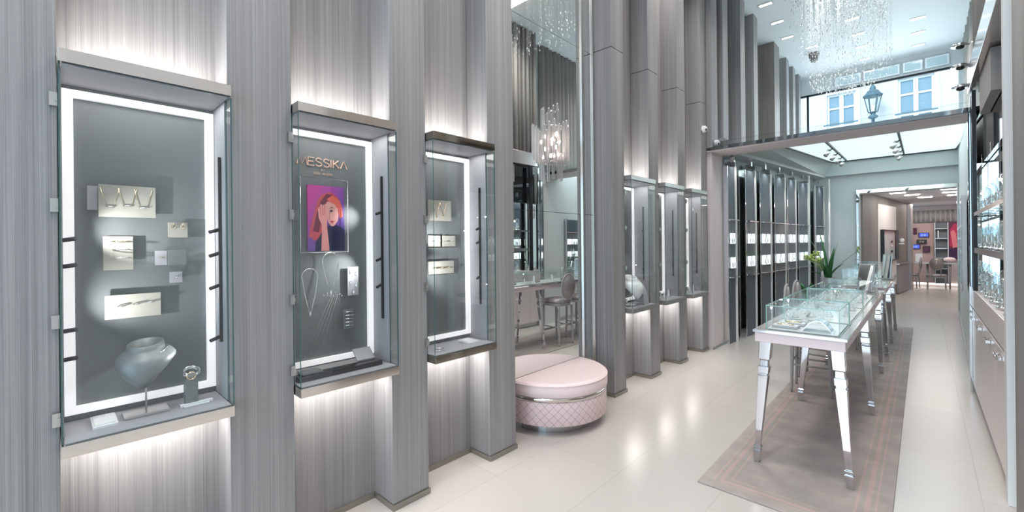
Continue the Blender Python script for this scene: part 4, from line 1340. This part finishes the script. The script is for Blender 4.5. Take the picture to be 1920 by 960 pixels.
# ------------------------------------------------------------------ ceiling luminaires of the high room
LP = [(-1.97, 9.45, 'by the upper pilasters, second row'), (-1.97, 10.3, 'by the upper pilasters, third row'), (-1.97, 8.6, 'by the upper pilasters, nearest row'), (-1.70, 11.16, 'at left behind the crystals'),
      (-.93, 10.3, 'middle row behind the crystals, farthest from the window'), (-.93, 11.14, 'middle row, third from the window'), (-.93, 11.91, 'middle row, second from the window'), (-.93, 12.77, 'middle row, nearest the window'),
      (-.04, 11.14, 'right row, highest in the photo'), (-.04, 11.92, 'right row, middle one'), (-.04, 12.69, 'right row, nearest the window'),
      (-.04, 8.6, 'right row, above the portal'), (-.04, 5.2, 'right row, over the near table'), (-1.9, 5.2, 'left row, over the walkway'), (-1.9, 2.4, 'left row, nearest the wall cases'), (-.04, 2.4, 'right row, nearest the camera')]
first = None
for k, (x, y, lab) in enumerate(LP):
    full = 'white recessed twin ceiling light ' + lab
    if first is None:
        t = thing('ceiling_light', full, 'ceiling light', (x, y, CEIL), 'recessed twin ceiling lights')
        w_ = MB()
        for (a, b_, c, d) in ((-.11, .11, -.055, -.045), (-.11, .11, .045, .055), (-.11, -.10, -.045, .045), (.10, .11, -.045, .045)):
            w_.box(x + a, x + b_, y + c, y + d, CEIL - .010, CEIL - .001)
        part('trim_ring', w_, M_steel, t)
        part('diffuser', MB().box(x - .099, x + .099, y - .044, y + .044, CEIL - .006, CEIL - .001), mat('ceiling_light_glow', (1, 1, 1), .5, emit=(1, .97, .93), es=2.5), t)
        first = t
    else:
        dup(first, (x, y, CEIL), full)
for (x, y) in ((-.6, 11.2), (-.04, 5.2), (-1.9, 5.2), (-1.7, 2.4), (-.3, 2.4), (-1.0, 8.6), (-1.2, -.6), (0, -.6)):
    area('ceiling_light_beam', (x, y, CEIL - .02), (0, 0, 0), .7, .7, 38, (1, .955, .92), spread=2.4)
for k, (y0_, y1_) in enumerate(((1.0, 5.5),)):
    solo('ceiling_slot', MB().box(-.62, -.56, y0_, y1_, CEIL - .008, CEIL - .001), M_black, 'black slot diffuser in the high ceiling, seen in the tall mirror', 'air vent')
sd = thing('ceiling_camera', 'black dome camera under the high ceiling behind the crystals', 'security camera', (-1.72, 11.6, CEIL))
part('housing', MB().lathe([(0, -.10), (.09, -.10), (.10, -.06), (.10, -.001), (0, -.001)], (-1.72, 11.6, CEIL), 20), M_black, sd)
part('dome', MB().ball((-1.72, 11.6, CEIL - .12), .085, seg=16), M_darkglass, sd)

# ------------------------------------------------------------------ crystal installation
cx0 = thing('crystal_chandelier', 'long cascade of hanging crystal strings under the high ceiling', 'chandelier', (-.9, 6.5, CEIL))
part('canopy', MB().box(-1.15, -.85, 6.9, 7.25, CEIL - .045, CEIL - .002), M_chrome, cx0, bevel=.004)
part('canopy', MB().box(-1.15, -.85, 4.3, 4.65, CEIL - .045, CEIL - .002), M_chrome, cx0, bevel=.004)
rnd = random.Random(5)


def bottom(x, y):
    return 4.62 - .42 * math.cos(2 * PI * (y - 3.9) / 5.5) + .07 * math.sin(4.1 * x - y) + .25 * abs(x + .92)


def strand(mb, x, y, zt, zb):
    mb.tube([(x, y, zt), (x, y, zb)], .00035, 3, 1, caps=False, smooth=False)
    z = zb
    first_ = True
    while z < zt - .1:
        r_ = rnd.uniform(.004, .007) * (1.5 if first_ else 1)
        mb.octa((x, y, z), r_, r_ * (2.6 if first_ else 1.4), 0)
        z += rnd.uniform(.07, .16) + .22 * min(1, (z - zb) / .5) * rnd.random()
        first_ = False


pts_ = []
while len(pts_) < 900:
    x = -.90 + rnd.uniform(-.55, .55); y = rnd.choice((rnd.uniform(3.4, 10.2), rnd.uniform(7.4, 10.2)))
    pts_.append((x, y))
pts_.sort(key=lambda p: -.6866 * p[0] + .727 * p[1])
stuff = MB()
for k, (x, y) in enumerate(pts_):
    zb = bottom(x, y) + rnd.uniform(0, .45) * rnd.random()
    if k % 9 == 3:
        m_ = MB(); strand(m_, x, y, CEIL - .002, zb)
        part('crystal_strand', m_, [M_crystal, M_cord], cx0)
    else:
        strand(stuff, x, y, CEIL - .002, zb)
q = part('crystal_strands', stuff, [M_crystal, M_cord], cx0)
q['kind'] = 'stuff'


# ------------------------------------------------------------------ right hand wall
RX = .37
cabs = [(4.02, 4.66), (4.665, 5.31), (5.315, 5.96), (5.965, 6.60)]
cl_ = ['nearest blush base cabinet at the right edge', 'second blush base cabinet along the right wall', 'third blush base cabinet along the right wall', 'farthest blush base cabinet, beside the portal wall']
for k, (a, b_) in enumerate(cabs):
    t = thing('base_cabinet', cl_[k], 'cabinet', (RX + .12, (a + b_) / 2, 0), 'base cabinets along the right wall')
    part('body', MB().box(RX + .021, .498, a, b_, .085, .872), M_cab, t)
    part('toe_kick', MB().box(RX + .05, .498, a, b_, .001, .084), M_steel, t)
    m_ = (a + b_) / 2
    d1 = part('door', MB().box(RX, RX + .019, a + .002, m_ - .002, .09, .868), M_cab, t, bevel=.002)
    d2 = part('door', MB().box(RX, RX + .019, m_ + .002, b_ - .002, .09, .868), M_cab, t, bevel=.002)
    part('handle', MB().box(RX - .030, RX - .001, m_ - .075, m_ - .02, .80, .825), M_chrome, d1, bevel=.002)
    part('handle', MB().box(RX - .030, RX - .001, m_ + .02, m_ + .075, .80, .825), M_chrome, d2, bevel=.002)
solo('counter_fascia', MB().box(RX - .004, .498, 4.02, 6.60, .895, 1.085), M_cab, 'sloping blush ledge above the base cabinets on the right', 'ledge', bevel=.003)
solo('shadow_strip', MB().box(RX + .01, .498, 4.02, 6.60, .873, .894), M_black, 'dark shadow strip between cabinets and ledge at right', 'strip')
# vitrine over the ledge
NV = thing('wall_vitrine', 'mirror lined wall vitrine full of glass domes above the right ledge', 'display case', (RX + .06, 5.3, 1.086), None)
part('mirror_back', MB().box(.488, .498, 4.03, 6.59, 1.087, 2.38), M_mirror, NV)
part('mirror_side', MB().box(.372, .486, 6.575, 6.595, 1.087, 2.38), M_mirror, NV)
part('upright', MB().box(.362, .392, 6.30, 6.38, 1.087, 3.08), M_black, NV)
part('upright', MB().box(.365, .385, 4.03, 4.06, 1.087, 3.08), M_chrome, NV)
part('upright', MB().box(.365, .385, 6.545, 6.575, 1.087, 3.08), M_chrome, NV)
part('glass_shelf', MB().pane(.378, .486, 4.07, 6.29, 1.50, 1.51, 'z'), [M_glass, M_gedge], NV)
part('glass_shelf', MB().pane(.378, .486, 4.07, 6.29, 1.84, 1.85, 'z'), [M_glass, M_gedge], NV)
part('shelf_rail', MB().box(.366, .376, 4.07, 6.29, 1.825, 1.860), M_bronze, NV)
part('shelf_rail', MB().box(.366, .376, 4.07, 6.29, 1.465, 1.515), M_bronze, NV)
for k in range(3):
    for j in range(5):
        y = 4.32 + .42 * j; z = (1.088, 1.512, 1.852)[k]
        t = thing('glass_dome', '%s glass jewel dome from the right on the %s level of the right vitrine' % (['first', 'second', 'third', 'fourth', 'fifth'][j], ['bottom', 'middle', 'top'][k]), 'glass dome', (.432, y, z), 'glass domes in the right vitrine')
        part('base', MB().lathe([(.050, 0), (.050, .012), (.046, .018)], (.432, y, z + .001), 20), M_silver, t)
        part('cloche', MB().lathe([(.044, .019), (.044, .15), (.038, .19), (.022, .22), (0, .232)], (.432, y, z + .001), 18), glass('dome_glass_%s%s' % ('abc'[k], 'abcde'[j]), (.93, .97, .98), .16), t)
        part('jewel', MB().lathe([(.020, .019), (.012, .06), (.022, .09), (.006, .13), (0, .15)], (.432, y, z + .001), 12), M_silver, t)
for k, (y, z) in enumerate(((4.18, 1.80), (4.60, 2.02), (5.2, 2.02), (5.9, 2.02))):
    t = thing('vitrine_lamp', ['lowest, nearest', 'second', 'third', 'farthest'][k] + ' starry lamp in the right vitrine', 'lamp', (.40, y, z), 'lamps in the right vitrine')
    part('bulb', MB().ball((.40, y, z), .011, seg=8), mat('vitrine_lamp_glow_%s' % 'abcd'[k], (1, 1, 1), .5, emit=(1, 1, .98), es=60), t)
    part('cord', MB().tube([(.40, y, z + .011), (.40, y, z + .36)], .0012, 5), M_steel, t)
    spot('vitrine_spot', (.40, y, z + .1), (.44, y, 1.1), 2.0, size=120, r=.02)
solo('dark_glass_panel', MB().box(.455, .498, 4.06, 6.545, 2.39, 3.09), M_darkglass, 'dark glass panel above the right vitrine', 'panel')
solo('hanging_lamp_shade', MB().box(.39, .45, 5.0, 5.9, 2.75, 3.08), M_curtain, 'grey boxed shade under the mirrored pelmet at right', 'shade')
solo('pelmet', MB().box(.345, .498, 4.02, 6.52, 3.10, 3.34), [mat('pelmet_blush_mirror', (.80, .72, .71), .12, .7)], 'blush mirrored pelmet running over the right vitrine', 'pelmet', bevel=.003)
for k, z in enumerate((3.20, 3.42, 3.64)):
    t = thing('disc_spotlight', '%s of three chrome disc spotlights on the right wall by the portal' % ['lowest', 'middle one', 'highest'][k], 'spotlight', (.32, 6.62, z), 'chrome disc spotlights')
    part('disc', MB().lathe([(0, 0), (.07, 0), (.075, .012), (.05, .03), (0, .035)], (.30, 6.62, z), 20), M_chrome, t)
    part('lens', MB().ball((.30, 6.62, z - .008), .035, .035, .022, 12), M_black, t)
    part('arm', MB().tube([(.34, 6.62, z + .02), (.46, 6.62, z + .02)], .008, 8), M_chrome, t)
solo('chrome_post', MB().box(.350, .368, 6.610, 6.66, .002, 2.92), M_chrome, 'slim chrome post at the right end of the portal beam', 'post')


def curtain(name, x0, y0, y1, z0, z1, label, amp=.035, step=.11, m=M_curtain):
    b = MB()
    n = int((y1 - y0) / step) * 8
    vs = []
    for i in range(n + 1):
        u = i / n
        y = y0 + (y1 - y0) * u
        ph = 2 * PI * (y1 - y0) / step / 1.0 * u
        x = x0 + amp * math.sin(ph) + amp * .35 * math.sin(ph * .37 + 1)
        vs += [(x, y, z0), (x, y, z1), (x + .012, y, z0), (x + .012, y, z1)]
    fs = []
    for i in range(n):
        a = i * 4
        fs += [(a, a + 1, a + 5, a + 4), (a + 2, a + 6, a + 7, a + 3), (a, a + 4, a + 6, a + 2), (a + 1, a + 3, a + 7, a + 5)]
    fs += [(0, 2, 3, 1), (n * 4, n * 4 + 1, n * 4 + 3, n * 4 + 2)]
    b.add(vs, fs, 0, True)
    return solo(name, b, m, label, 'curtain', 'taupe curtains of the right wall')


curtain('curtain', .43, 4.05, 6.58, 3.35, CEIL - .01, 'tall taupe curtain high above the right vitrine')
curtain('curtain', .665, 7.0, 13.1, 2.9, CEIL - .01, 'tall taupe curtain beside the street window', step=.14)
curtain('curtain', .40, 2.2, 3.86, .02, CEIL - .01, 'full height grey curtain at the right edge of the photo', step=.22, amp=.025)
solo('white_post', MB().box(.358, .40, 3.925, 4.012, .001, CEIL - .002), M_white, 'white and chrome corner post at the right edge beside the vitrine', 'post', bevel=.002)

# glazed niche in the right wall of the inner room
def rxl(y): return .37 + (y - 7.1) * .19 / 6.2


for k, (ya, yb) in enumerate(((7.45, 8.05), (9.0, 9.7))):
    t = thing('wall_niche', ['nearer', 'farther'][k] + ' upright glazed jewel niche on the right wall of the inner room', 'display case', (rxl(ya), (ya + yb) / 2, 1.0), 'glazed niches of the inner room')
    def rs(y0, y1, d0, d1, z0, z1):
        return MB().hexa([(rxl(y0) - d1, y0, z0), (rxl(y0) - d0, y0, z0), (rxl(y1) - d0, y1, z0), (rxl(y1) - d1, y1, z0)],
                         [(rxl(y0) - d1, y0, z1), (rxl(y0) - d0, y0, z1), (rxl(y1) - d0, y1, z1), (rxl(y1) - d1, y1, z1)])
    part('mirror_back', rs(ya, yb, .002, .010, 1.0, 2.1), M_mirror, t)
    part('frame', rs(ya - .02, ya, .002, .05, .98, 2.12), M_chrome, t); part('frame', rs(yb, yb + .02, .002, .05, .98, 2.12), M_chrome, t)
    part('glass', rs(ya, yb, .044, .049, 1.0, 2.1), M_glass, t)
    for q in range(4):
        part('jewel', MB().octa((rxl(ya) - .03, ya + (yb - ya) * (.2 + .2 * q), 1.3 + .15 * q), .02, .05), M_crystal, t)

# ------------------------------------------------------------------ back salon
w = MB().hexa([(-1.5, 13.46, 0), (-1.05, 13.46, 0), (-.29, 19.36, 0), (-1.5, 19.36, 0)], [(-1.5, 13.46, 2.76), (-1.05, 13.46, 2.76), (-.29, 19.36, 2.76), (-1.5, 19.36, 2.76)])
struct('wall_left_salon', w, M_woodw)
struct('wall_right_salon', MB().box(1.25, 1.4, 13.46, 21.0, 0, 2.76), M_pinkw)
struct('ceiling_salon', MB().box(-2.2, 1.5, 13.46, 21.1, 2.765, 2.85), M_ceil)
struct('wall_back_salon', MB().box(-2.2, 1.5, 20.8, 21.0, 0, 2.76), M_pinkw)
area('salon_ceiling_beam', (.1, 15.5, 2.74), (0, 0, 0), 1.2, 1.2, 24, (1, .95, .91))
area('salon_ceiling_beam', (.3, 19.2, 2.74), (0, 0, 0), 1.2, 1.2, 34, (1, .93, .88))


def sl(y): return -1.05 + (y - 13.45) * .76 / 5.91


def sls(y0, y1, d0, d1, z0, z1, m=0):
    return MB().hexa([(sl(y0) + d0, y0, z0), (sl(y0) + d1, y0, z0), (sl(y1) + d1, y1, z0), (sl(y1) + d0, y1, z0)],
                     [(sl(y0) + d0, y0, z1), (sl(y0) + d1, y0, z1), (sl(y1) + d1, y1, z1), (sl(y1) + d0, y1, z1)], m)


solo('wall_panel', sls(14.87, 17.08, .003, .012, .30, 2.56), mat('cream_lacquer', (.74, .70, .66), .4), 'cream lit panel set in the wooden wall of the back salon', 'panel')
t = thing('salon_display_case', 'framed white jewel case on the wooden wall of the back salon', 'display case', (sl(16) + .06, 16.0, 1.03))
part('frame', sls(15.12, 16.91, .014, .09, 1.02, 1.04), M_black, t); part('frame', sls(15.12, 16.91, .014, .09, 1.86, 1.88), M_black, t)
part('frame', sls(15.12, 15.17, .014, .09, 1.041, 1.859), M_black, t); part('frame', sls(16.84, 16.91, .014, .09, 1.041, 1.859), M_black, t)
part('back_panel', sls(15.18, 16.83, .014, .022, 1.042, 1.858), M_acryl, t)
part('glass', sls(15.18, 16.83, .082, .088, 1.042, 1.858), M_glass, t)
for k, z in enumerate((1.55, 1.42, 1.28)):
    solo('jewel_bust', MB().ball((sl(16.3) + .048, 16.3, z), .022, .05, .035, 10), M_black if k % 2 == 0 else M_silver, ['highest', 'middle', 'lowest'][k] + ' small jewel piece in the framed case of the back salon', 'jewel')
solo('storage_cupboard', sls(17.10, 18.55, .004, .05, .02, .86), M_wood, 'grey wooden cupboard under the ledge in the back salon', 'cupboard')
solo('cupboard_ledge', sls(17.06, 18.60, .003, .08, .865, .90), M_steel, 'thin metal ledge on the cupboard in the back salon', 'ledge')
solo('jewel_bust', MB().ball((sl(17.4) + .08, 17.4, 1.58), .07, .09, .07, 12).box(sl(17.4) + .01, sl(17.4) + .14, 17.3, 17.5, 1.47, 1.50), M_acryl, 'white jewel bust on a wall bracket in the back salon', 'jewel bust')
solo('dark_door_frame', sls(18.75, 19.10, .004, .09, .002, 2.755), M_seat, 'dark upright frame where the wooden salon wall ends', 'door frame')
for k, (x, y) in enumerate(((-.45, 14.4), (-.2, 15.3), (.05, 16.4), (.45, 14.2), (.5, 15.2), (.62, 16.2))):
    solo('salon_ceiling_light', MB().box(x - .14, x + .14, y - .10, y + .10, 2.752, 2.762), M_lamp, ['nearest left', 'second left', 'third left', 'nearest right', 'second right', 'third right'][k] + ' ceiling light of the back salon', 'ceiling light', 'ceiling lights of the back salon')
# tufted wall, frames, shelves, curtain band, big portrait
tw = thing('tufted_panel', 'rose tufted wall panel at the very back of the salon', 'wall panel', (0, 20.78, 0))
part('upholstery', MB().box(-.45, .28, 20.745, 20.795, .12, 2.17), M_rose, tw, bevel=.01)
for i in range(6):
    for j in range(8):
        part('button', MB().ball((-.38 + .13 * i, 20.742, .25 + .25 * j), .012, seg=8), M_rose, tw)
solo('shelf_light_strip', MB().box(-.45, 1.2, 20.76, 20.79, .06, .10), mat('skirting_glow', (1, 1, 1), .5, emit=(1, .9, .8), es=3), 'glowing strip along the foot of the back salon wall', 'light strip')
cb = MB()
n = 80; vs = []
for i in range(n + 1):
    x = -.5 + 1.7 * i / n; y = 20.70 + .03 * math.sin(i * 1.1)
    vs += [(x, y, 2.20), (x, y, 2.60), (x, y + .01, 2.20), (x, y + .01, 2.60)]
fs = []
for i in range(n):
    a = i * 4; fs += [(a, a + 4, a + 5, a + 1), (a + 2, a + 3, a + 7, a + 6), (a, a + 2, a + 6, a + 4), (a + 1, a + 5, a + 7, a + 3)]
solo('pleated_valance', MB().add(vs, fs + [(0, 1, 3, 2), (n * 4, n * 4 + 2, n * 4 + 3, n * 4 + 1)], 0, True), M_curtain, 'pleated grey valance across the top of the back salon wall', 'valance')
pics = [(-.235, 1.90, .09, .12, 'p', 'small dark red framed picture, highest on the tufted wall'), (.02, 1.76, .15, .085, 'b', 'blue landscape picture right of the highest one'), (-.345, 1.58, .09, .12, 'b', 'blue portrait picture at the left edge of the tufted wall'),
        (-.03, 1.53, .14, .08, 'd', 'dark landscape picture in the middle of the tufted wall'), (-.20, 1.36, .145, .085, 'b', 'blue landscape picture, lowest left'), (.085, 1.27, .10, .12, 'p', 'small purple framed picture, lowest right'),]
for k, (x, z, a, b_, c, lab) in enumerate(pics):
    t = thing('framed_picture', lab, 'picture', (x, 20.73, z), 'framed pictures on the tufted wall')
    part('frame', MB().box(x - a / 1.1, x + a / 1.1, 20.690, 20.728, z - b_ / 1.1, z + b_ / 1.1), M_black, t, bevel=.004)
    part('print', MB().box(x - a / 1.35, x + a / 1.35, 20.685, 20.6895, z - b_ / 1.4, z + b_ / 1.4), M_screen if c == 'b' else mat('dark_red_print_%s' % 'abcdef'[k], (.10, .015, .05) if c == 'p' else (.03, .03, .03), .3), t)
    if c != 'p':
        part('print_mark', MB().box(x - a / 2.4, x - a / 6, 20.683, 20.6845, z - b_ / 3, z + b_ / 3).box(x, x + a / 3, 20.683, 20.6845, z - b_ / 3, z + b_ / 4), mat('pale_print_%s' % 'abcdef'[k], (.5, .6, .8) if c == 'b' else (.4, .3, .2), .4), t)
t = thing('salon_shelving', 'grey open shelving beside the big portrait in the back salon', 'shelf', (.45, 20.75, 0))
part('back', MB().box(.30, .60, 20.76, 20.79, .1, 2.17), M_shelfback, t)
for z in (.6, .95, 1.28, 1.62, 1.95):
    part('shelf', MB().box(.31, .59, 20.60, 20.755, z, z + .025), M_steel, t)
part('side', MB().box(.285, .305, 20.60, 20.79, .1, 2.17), M_steel, t); part('side', MB().box(.60, .62, 20.60, 20.79, .1, 2.17), M_acryl, t)
solo('shelf_books', MB().box(.36, .39, 20.64, 20.74, 1.646, 1.90), M_acryl, 'thin white book on the upper salon shelf', 'book')
pr = thing('large_portrait', 'tall magenta and black portrait print at right in the back salon', 'poster', (.92, 20.75, .95))
part('print', MB().box(.63, 1.22, 20.73, 20.78, .92, 2.17), mat('plum_print', (.16, .012, .06), .3), pr)


def lp(u, v, d): return (.63 + .59 * u, 20.729 - d * .001, .92 + 1.25 * v)


for nm, pts, c in (('printed_hair', [(.02, .35), (.05, .8), (.2, .95), (.5, .97), (.6, .8), (.4, .6), (.3, .35)], (.55, .02, .10)), ('printed_arm', [(.16, .30), (.10, .62), (.06, .74), (.2, .80), (.3, .68), (.34, .34)], (.80, .22, .25)),
                   ('printed_jacket', [(0, 0), (0, .28), (.3, .33), (1, .22), (1, 0)], (.05, .008, .07))):
    part(nm, MB().poly([lp(u, v, 1 + len(nm) % 3) for u, v in pts]), mat('large_' + nm, c, .4), pr)
t = thing('salon_table', 'long table with pale top in the back salon', 'table', (.35, 20.0, 0))
part('tabletop', MB().box(-.45, 1.2, 19.75, 20.35, .80, .85), M_ttop, t, bevel=.005)
for x, y in ((-.38, 19.82), (1.1, 19.82), (-.38, 20.28), (1.1, 20.28), (.1, 20.05), (.62, 19.82)):
    part('leg', MB().tube([(x, y, .001), (x, y, .4), (x, y, .799)], [.02, .028, .034], 10), M_seat, t)
solo('menu_board', MB().box(-.19, -.02, 19.97, 19.99, .852, 1.13), M_acryl, 'white upright board on the back salon table', 'board', bevel=.003)
solo('display_bust', MB().ball((.62, 19.95, .94), .15, .10, .085, 16), M_pleat, 'pale rounded display bust on the back salon table', 'display bust')
ch_ = stool('dining_chair', 'dark oval backed chair facing the back salon table', 'chair', (.30, 19.35, 0), .46, 1.02, .48, 'oval backed chairs of the back salon', PI / 2)
dup(ch_, (-.34, 19.45, 0), 'oval backed chair left of the other, partly behind the wooden wall', rotz=PI * .95)

# ------------------------------------------------------------------ street outside
OYF = 26.0
w = MB()
wins = [(-3.36, -2.24, 6.1, 8.65), (-.77, .41, 6.1, 8.75), (-5.95, -4.75, 6.1, 8.65), (2.9, 4.0, 6.1, 8.75)]
fac = thing('street_building', 'sunlit cream stone building across the street, seen through the window', 'building', (-.8, OYF, 0))
w.box(-12, 10, OYF + .3, OYF + .5, 0, 16)
xs_ = sorted([v for q in wins for v in q[:2]])
edges = [-12] + xs_ + [10]
for i in range(0, len(edges), 2):
    w.box(edges[i], edges[i + 1], OYF, OYF + .3, 0, 16)
for (a, b_, c, d) in wins:
    w.box(a, b_, OYF, OYF + .3, 0, c); w.box(a, b_, OYF, OYF + .3, d, 16)
part('wall', w, M_stone, fac)
mould = MB()
for (a, b_, c, d) in wins:
    mould.box(a - .16, a, OYF - .06, OYF, c, d + .16); mould.box(b_, b_ + .16, OYF - .06, OYF, c, d + .16); mould.box(a, b_, OYF - .06, OYF, d, d + .16)
part('window_moulding', mould, M_wframe, fac)
for z in (5.4, 10.2):
    part('cornice', MB().box(-12, 10, OYF - .2, OYF - .001, z, z + .25), M_stone, fac)
for (a, b_, c, d) in wins:
    f = MB(); m_ = (a + b_) / 2
    for (x0, x1) in ((a, a + .09), (m_ - .08, m_ + .08), (b_ - .09, b_)):
        f.box(x0, x1, OYF + .1, OYF + .16, c, d)
    for z in (c, c + (d - c) * .38, c + (d - c) * .72, d - .09):
        f.box(a, b_, OYF + .105, OYF + .155, z, z + .08)
    fw = part('window_frame', f, M_wframe, fac)
    part('pane', MB().box(a, b_, OYF + .165, OYF + .18, c, d), M_wpane, fw)
    part('balcony_rail', MB().box(a - .1, b_ + .1, OYF - .35, OYF - .30, c + 1.0, c + 1.06).box(a - .1, b_ + .1, OYF - .35, OYF - .30, c, c + .06), M_iron, fw)
ln = thing('street_lantern', 'verdigris street lantern between the two outside windows', 'street lamp', (-1.58, 25.2, 0))
lx, ly = -1.58, 25.2
part('post', MB().tube([(lx, ly, 0.0), (lx, ly, 7.1)], .06, 10), M_iron, ln)
part('collar', MB().lathe([(.05, 0), (.16, .05), (.18, .12), (.08, .2), (.10, .28), (.06, .3)], (lx, ly, 7.0), 16), M_iron, ln)
gl_ = MB()
for j in range(6):
    a = 2 * PI * j / 6
    gl_.tube([(lx + .16 * math.cos(a), ly + .16 * math.sin(a), 7.30), (lx + .30 * math.cos(a), ly + .30 * math.sin(a), 8.0)], .018, 6)
gl_.lathe([(.14, 7.28), (.18, 7.30), (.14, 7.32)], (lx, ly, 0), 6)
part('cage', gl_, M_iron, ln)
part('lantern_glass', MB().lathe([(.145, 7.31), (.285, 7.99)], (lx, ly, 0), 6, smooth=False, cap=False), M_glass, ln)
part('crown', MB().lathe([(.34, 8.0), (.36, 8.05), (.28, 8.12), (.20, 8.25), (.10, 8.32), (.12, 8.40), (.05, 8.5), (0.03, 8.7), (0, 8.75)], (lx, ly, 0), 12), M_iron, ln)
sun = bpy.data.lights.new('daylight_sun', 'SUN')
sun.energy = 2.6; sun.color = (.92, .97, 1); sun.angle = .3
so = bpy.data.objects.new('daylight_sun', sun); col.objects.link(so)
so.rotation_euler = (math.radians(58), 0, math.radians(-12))
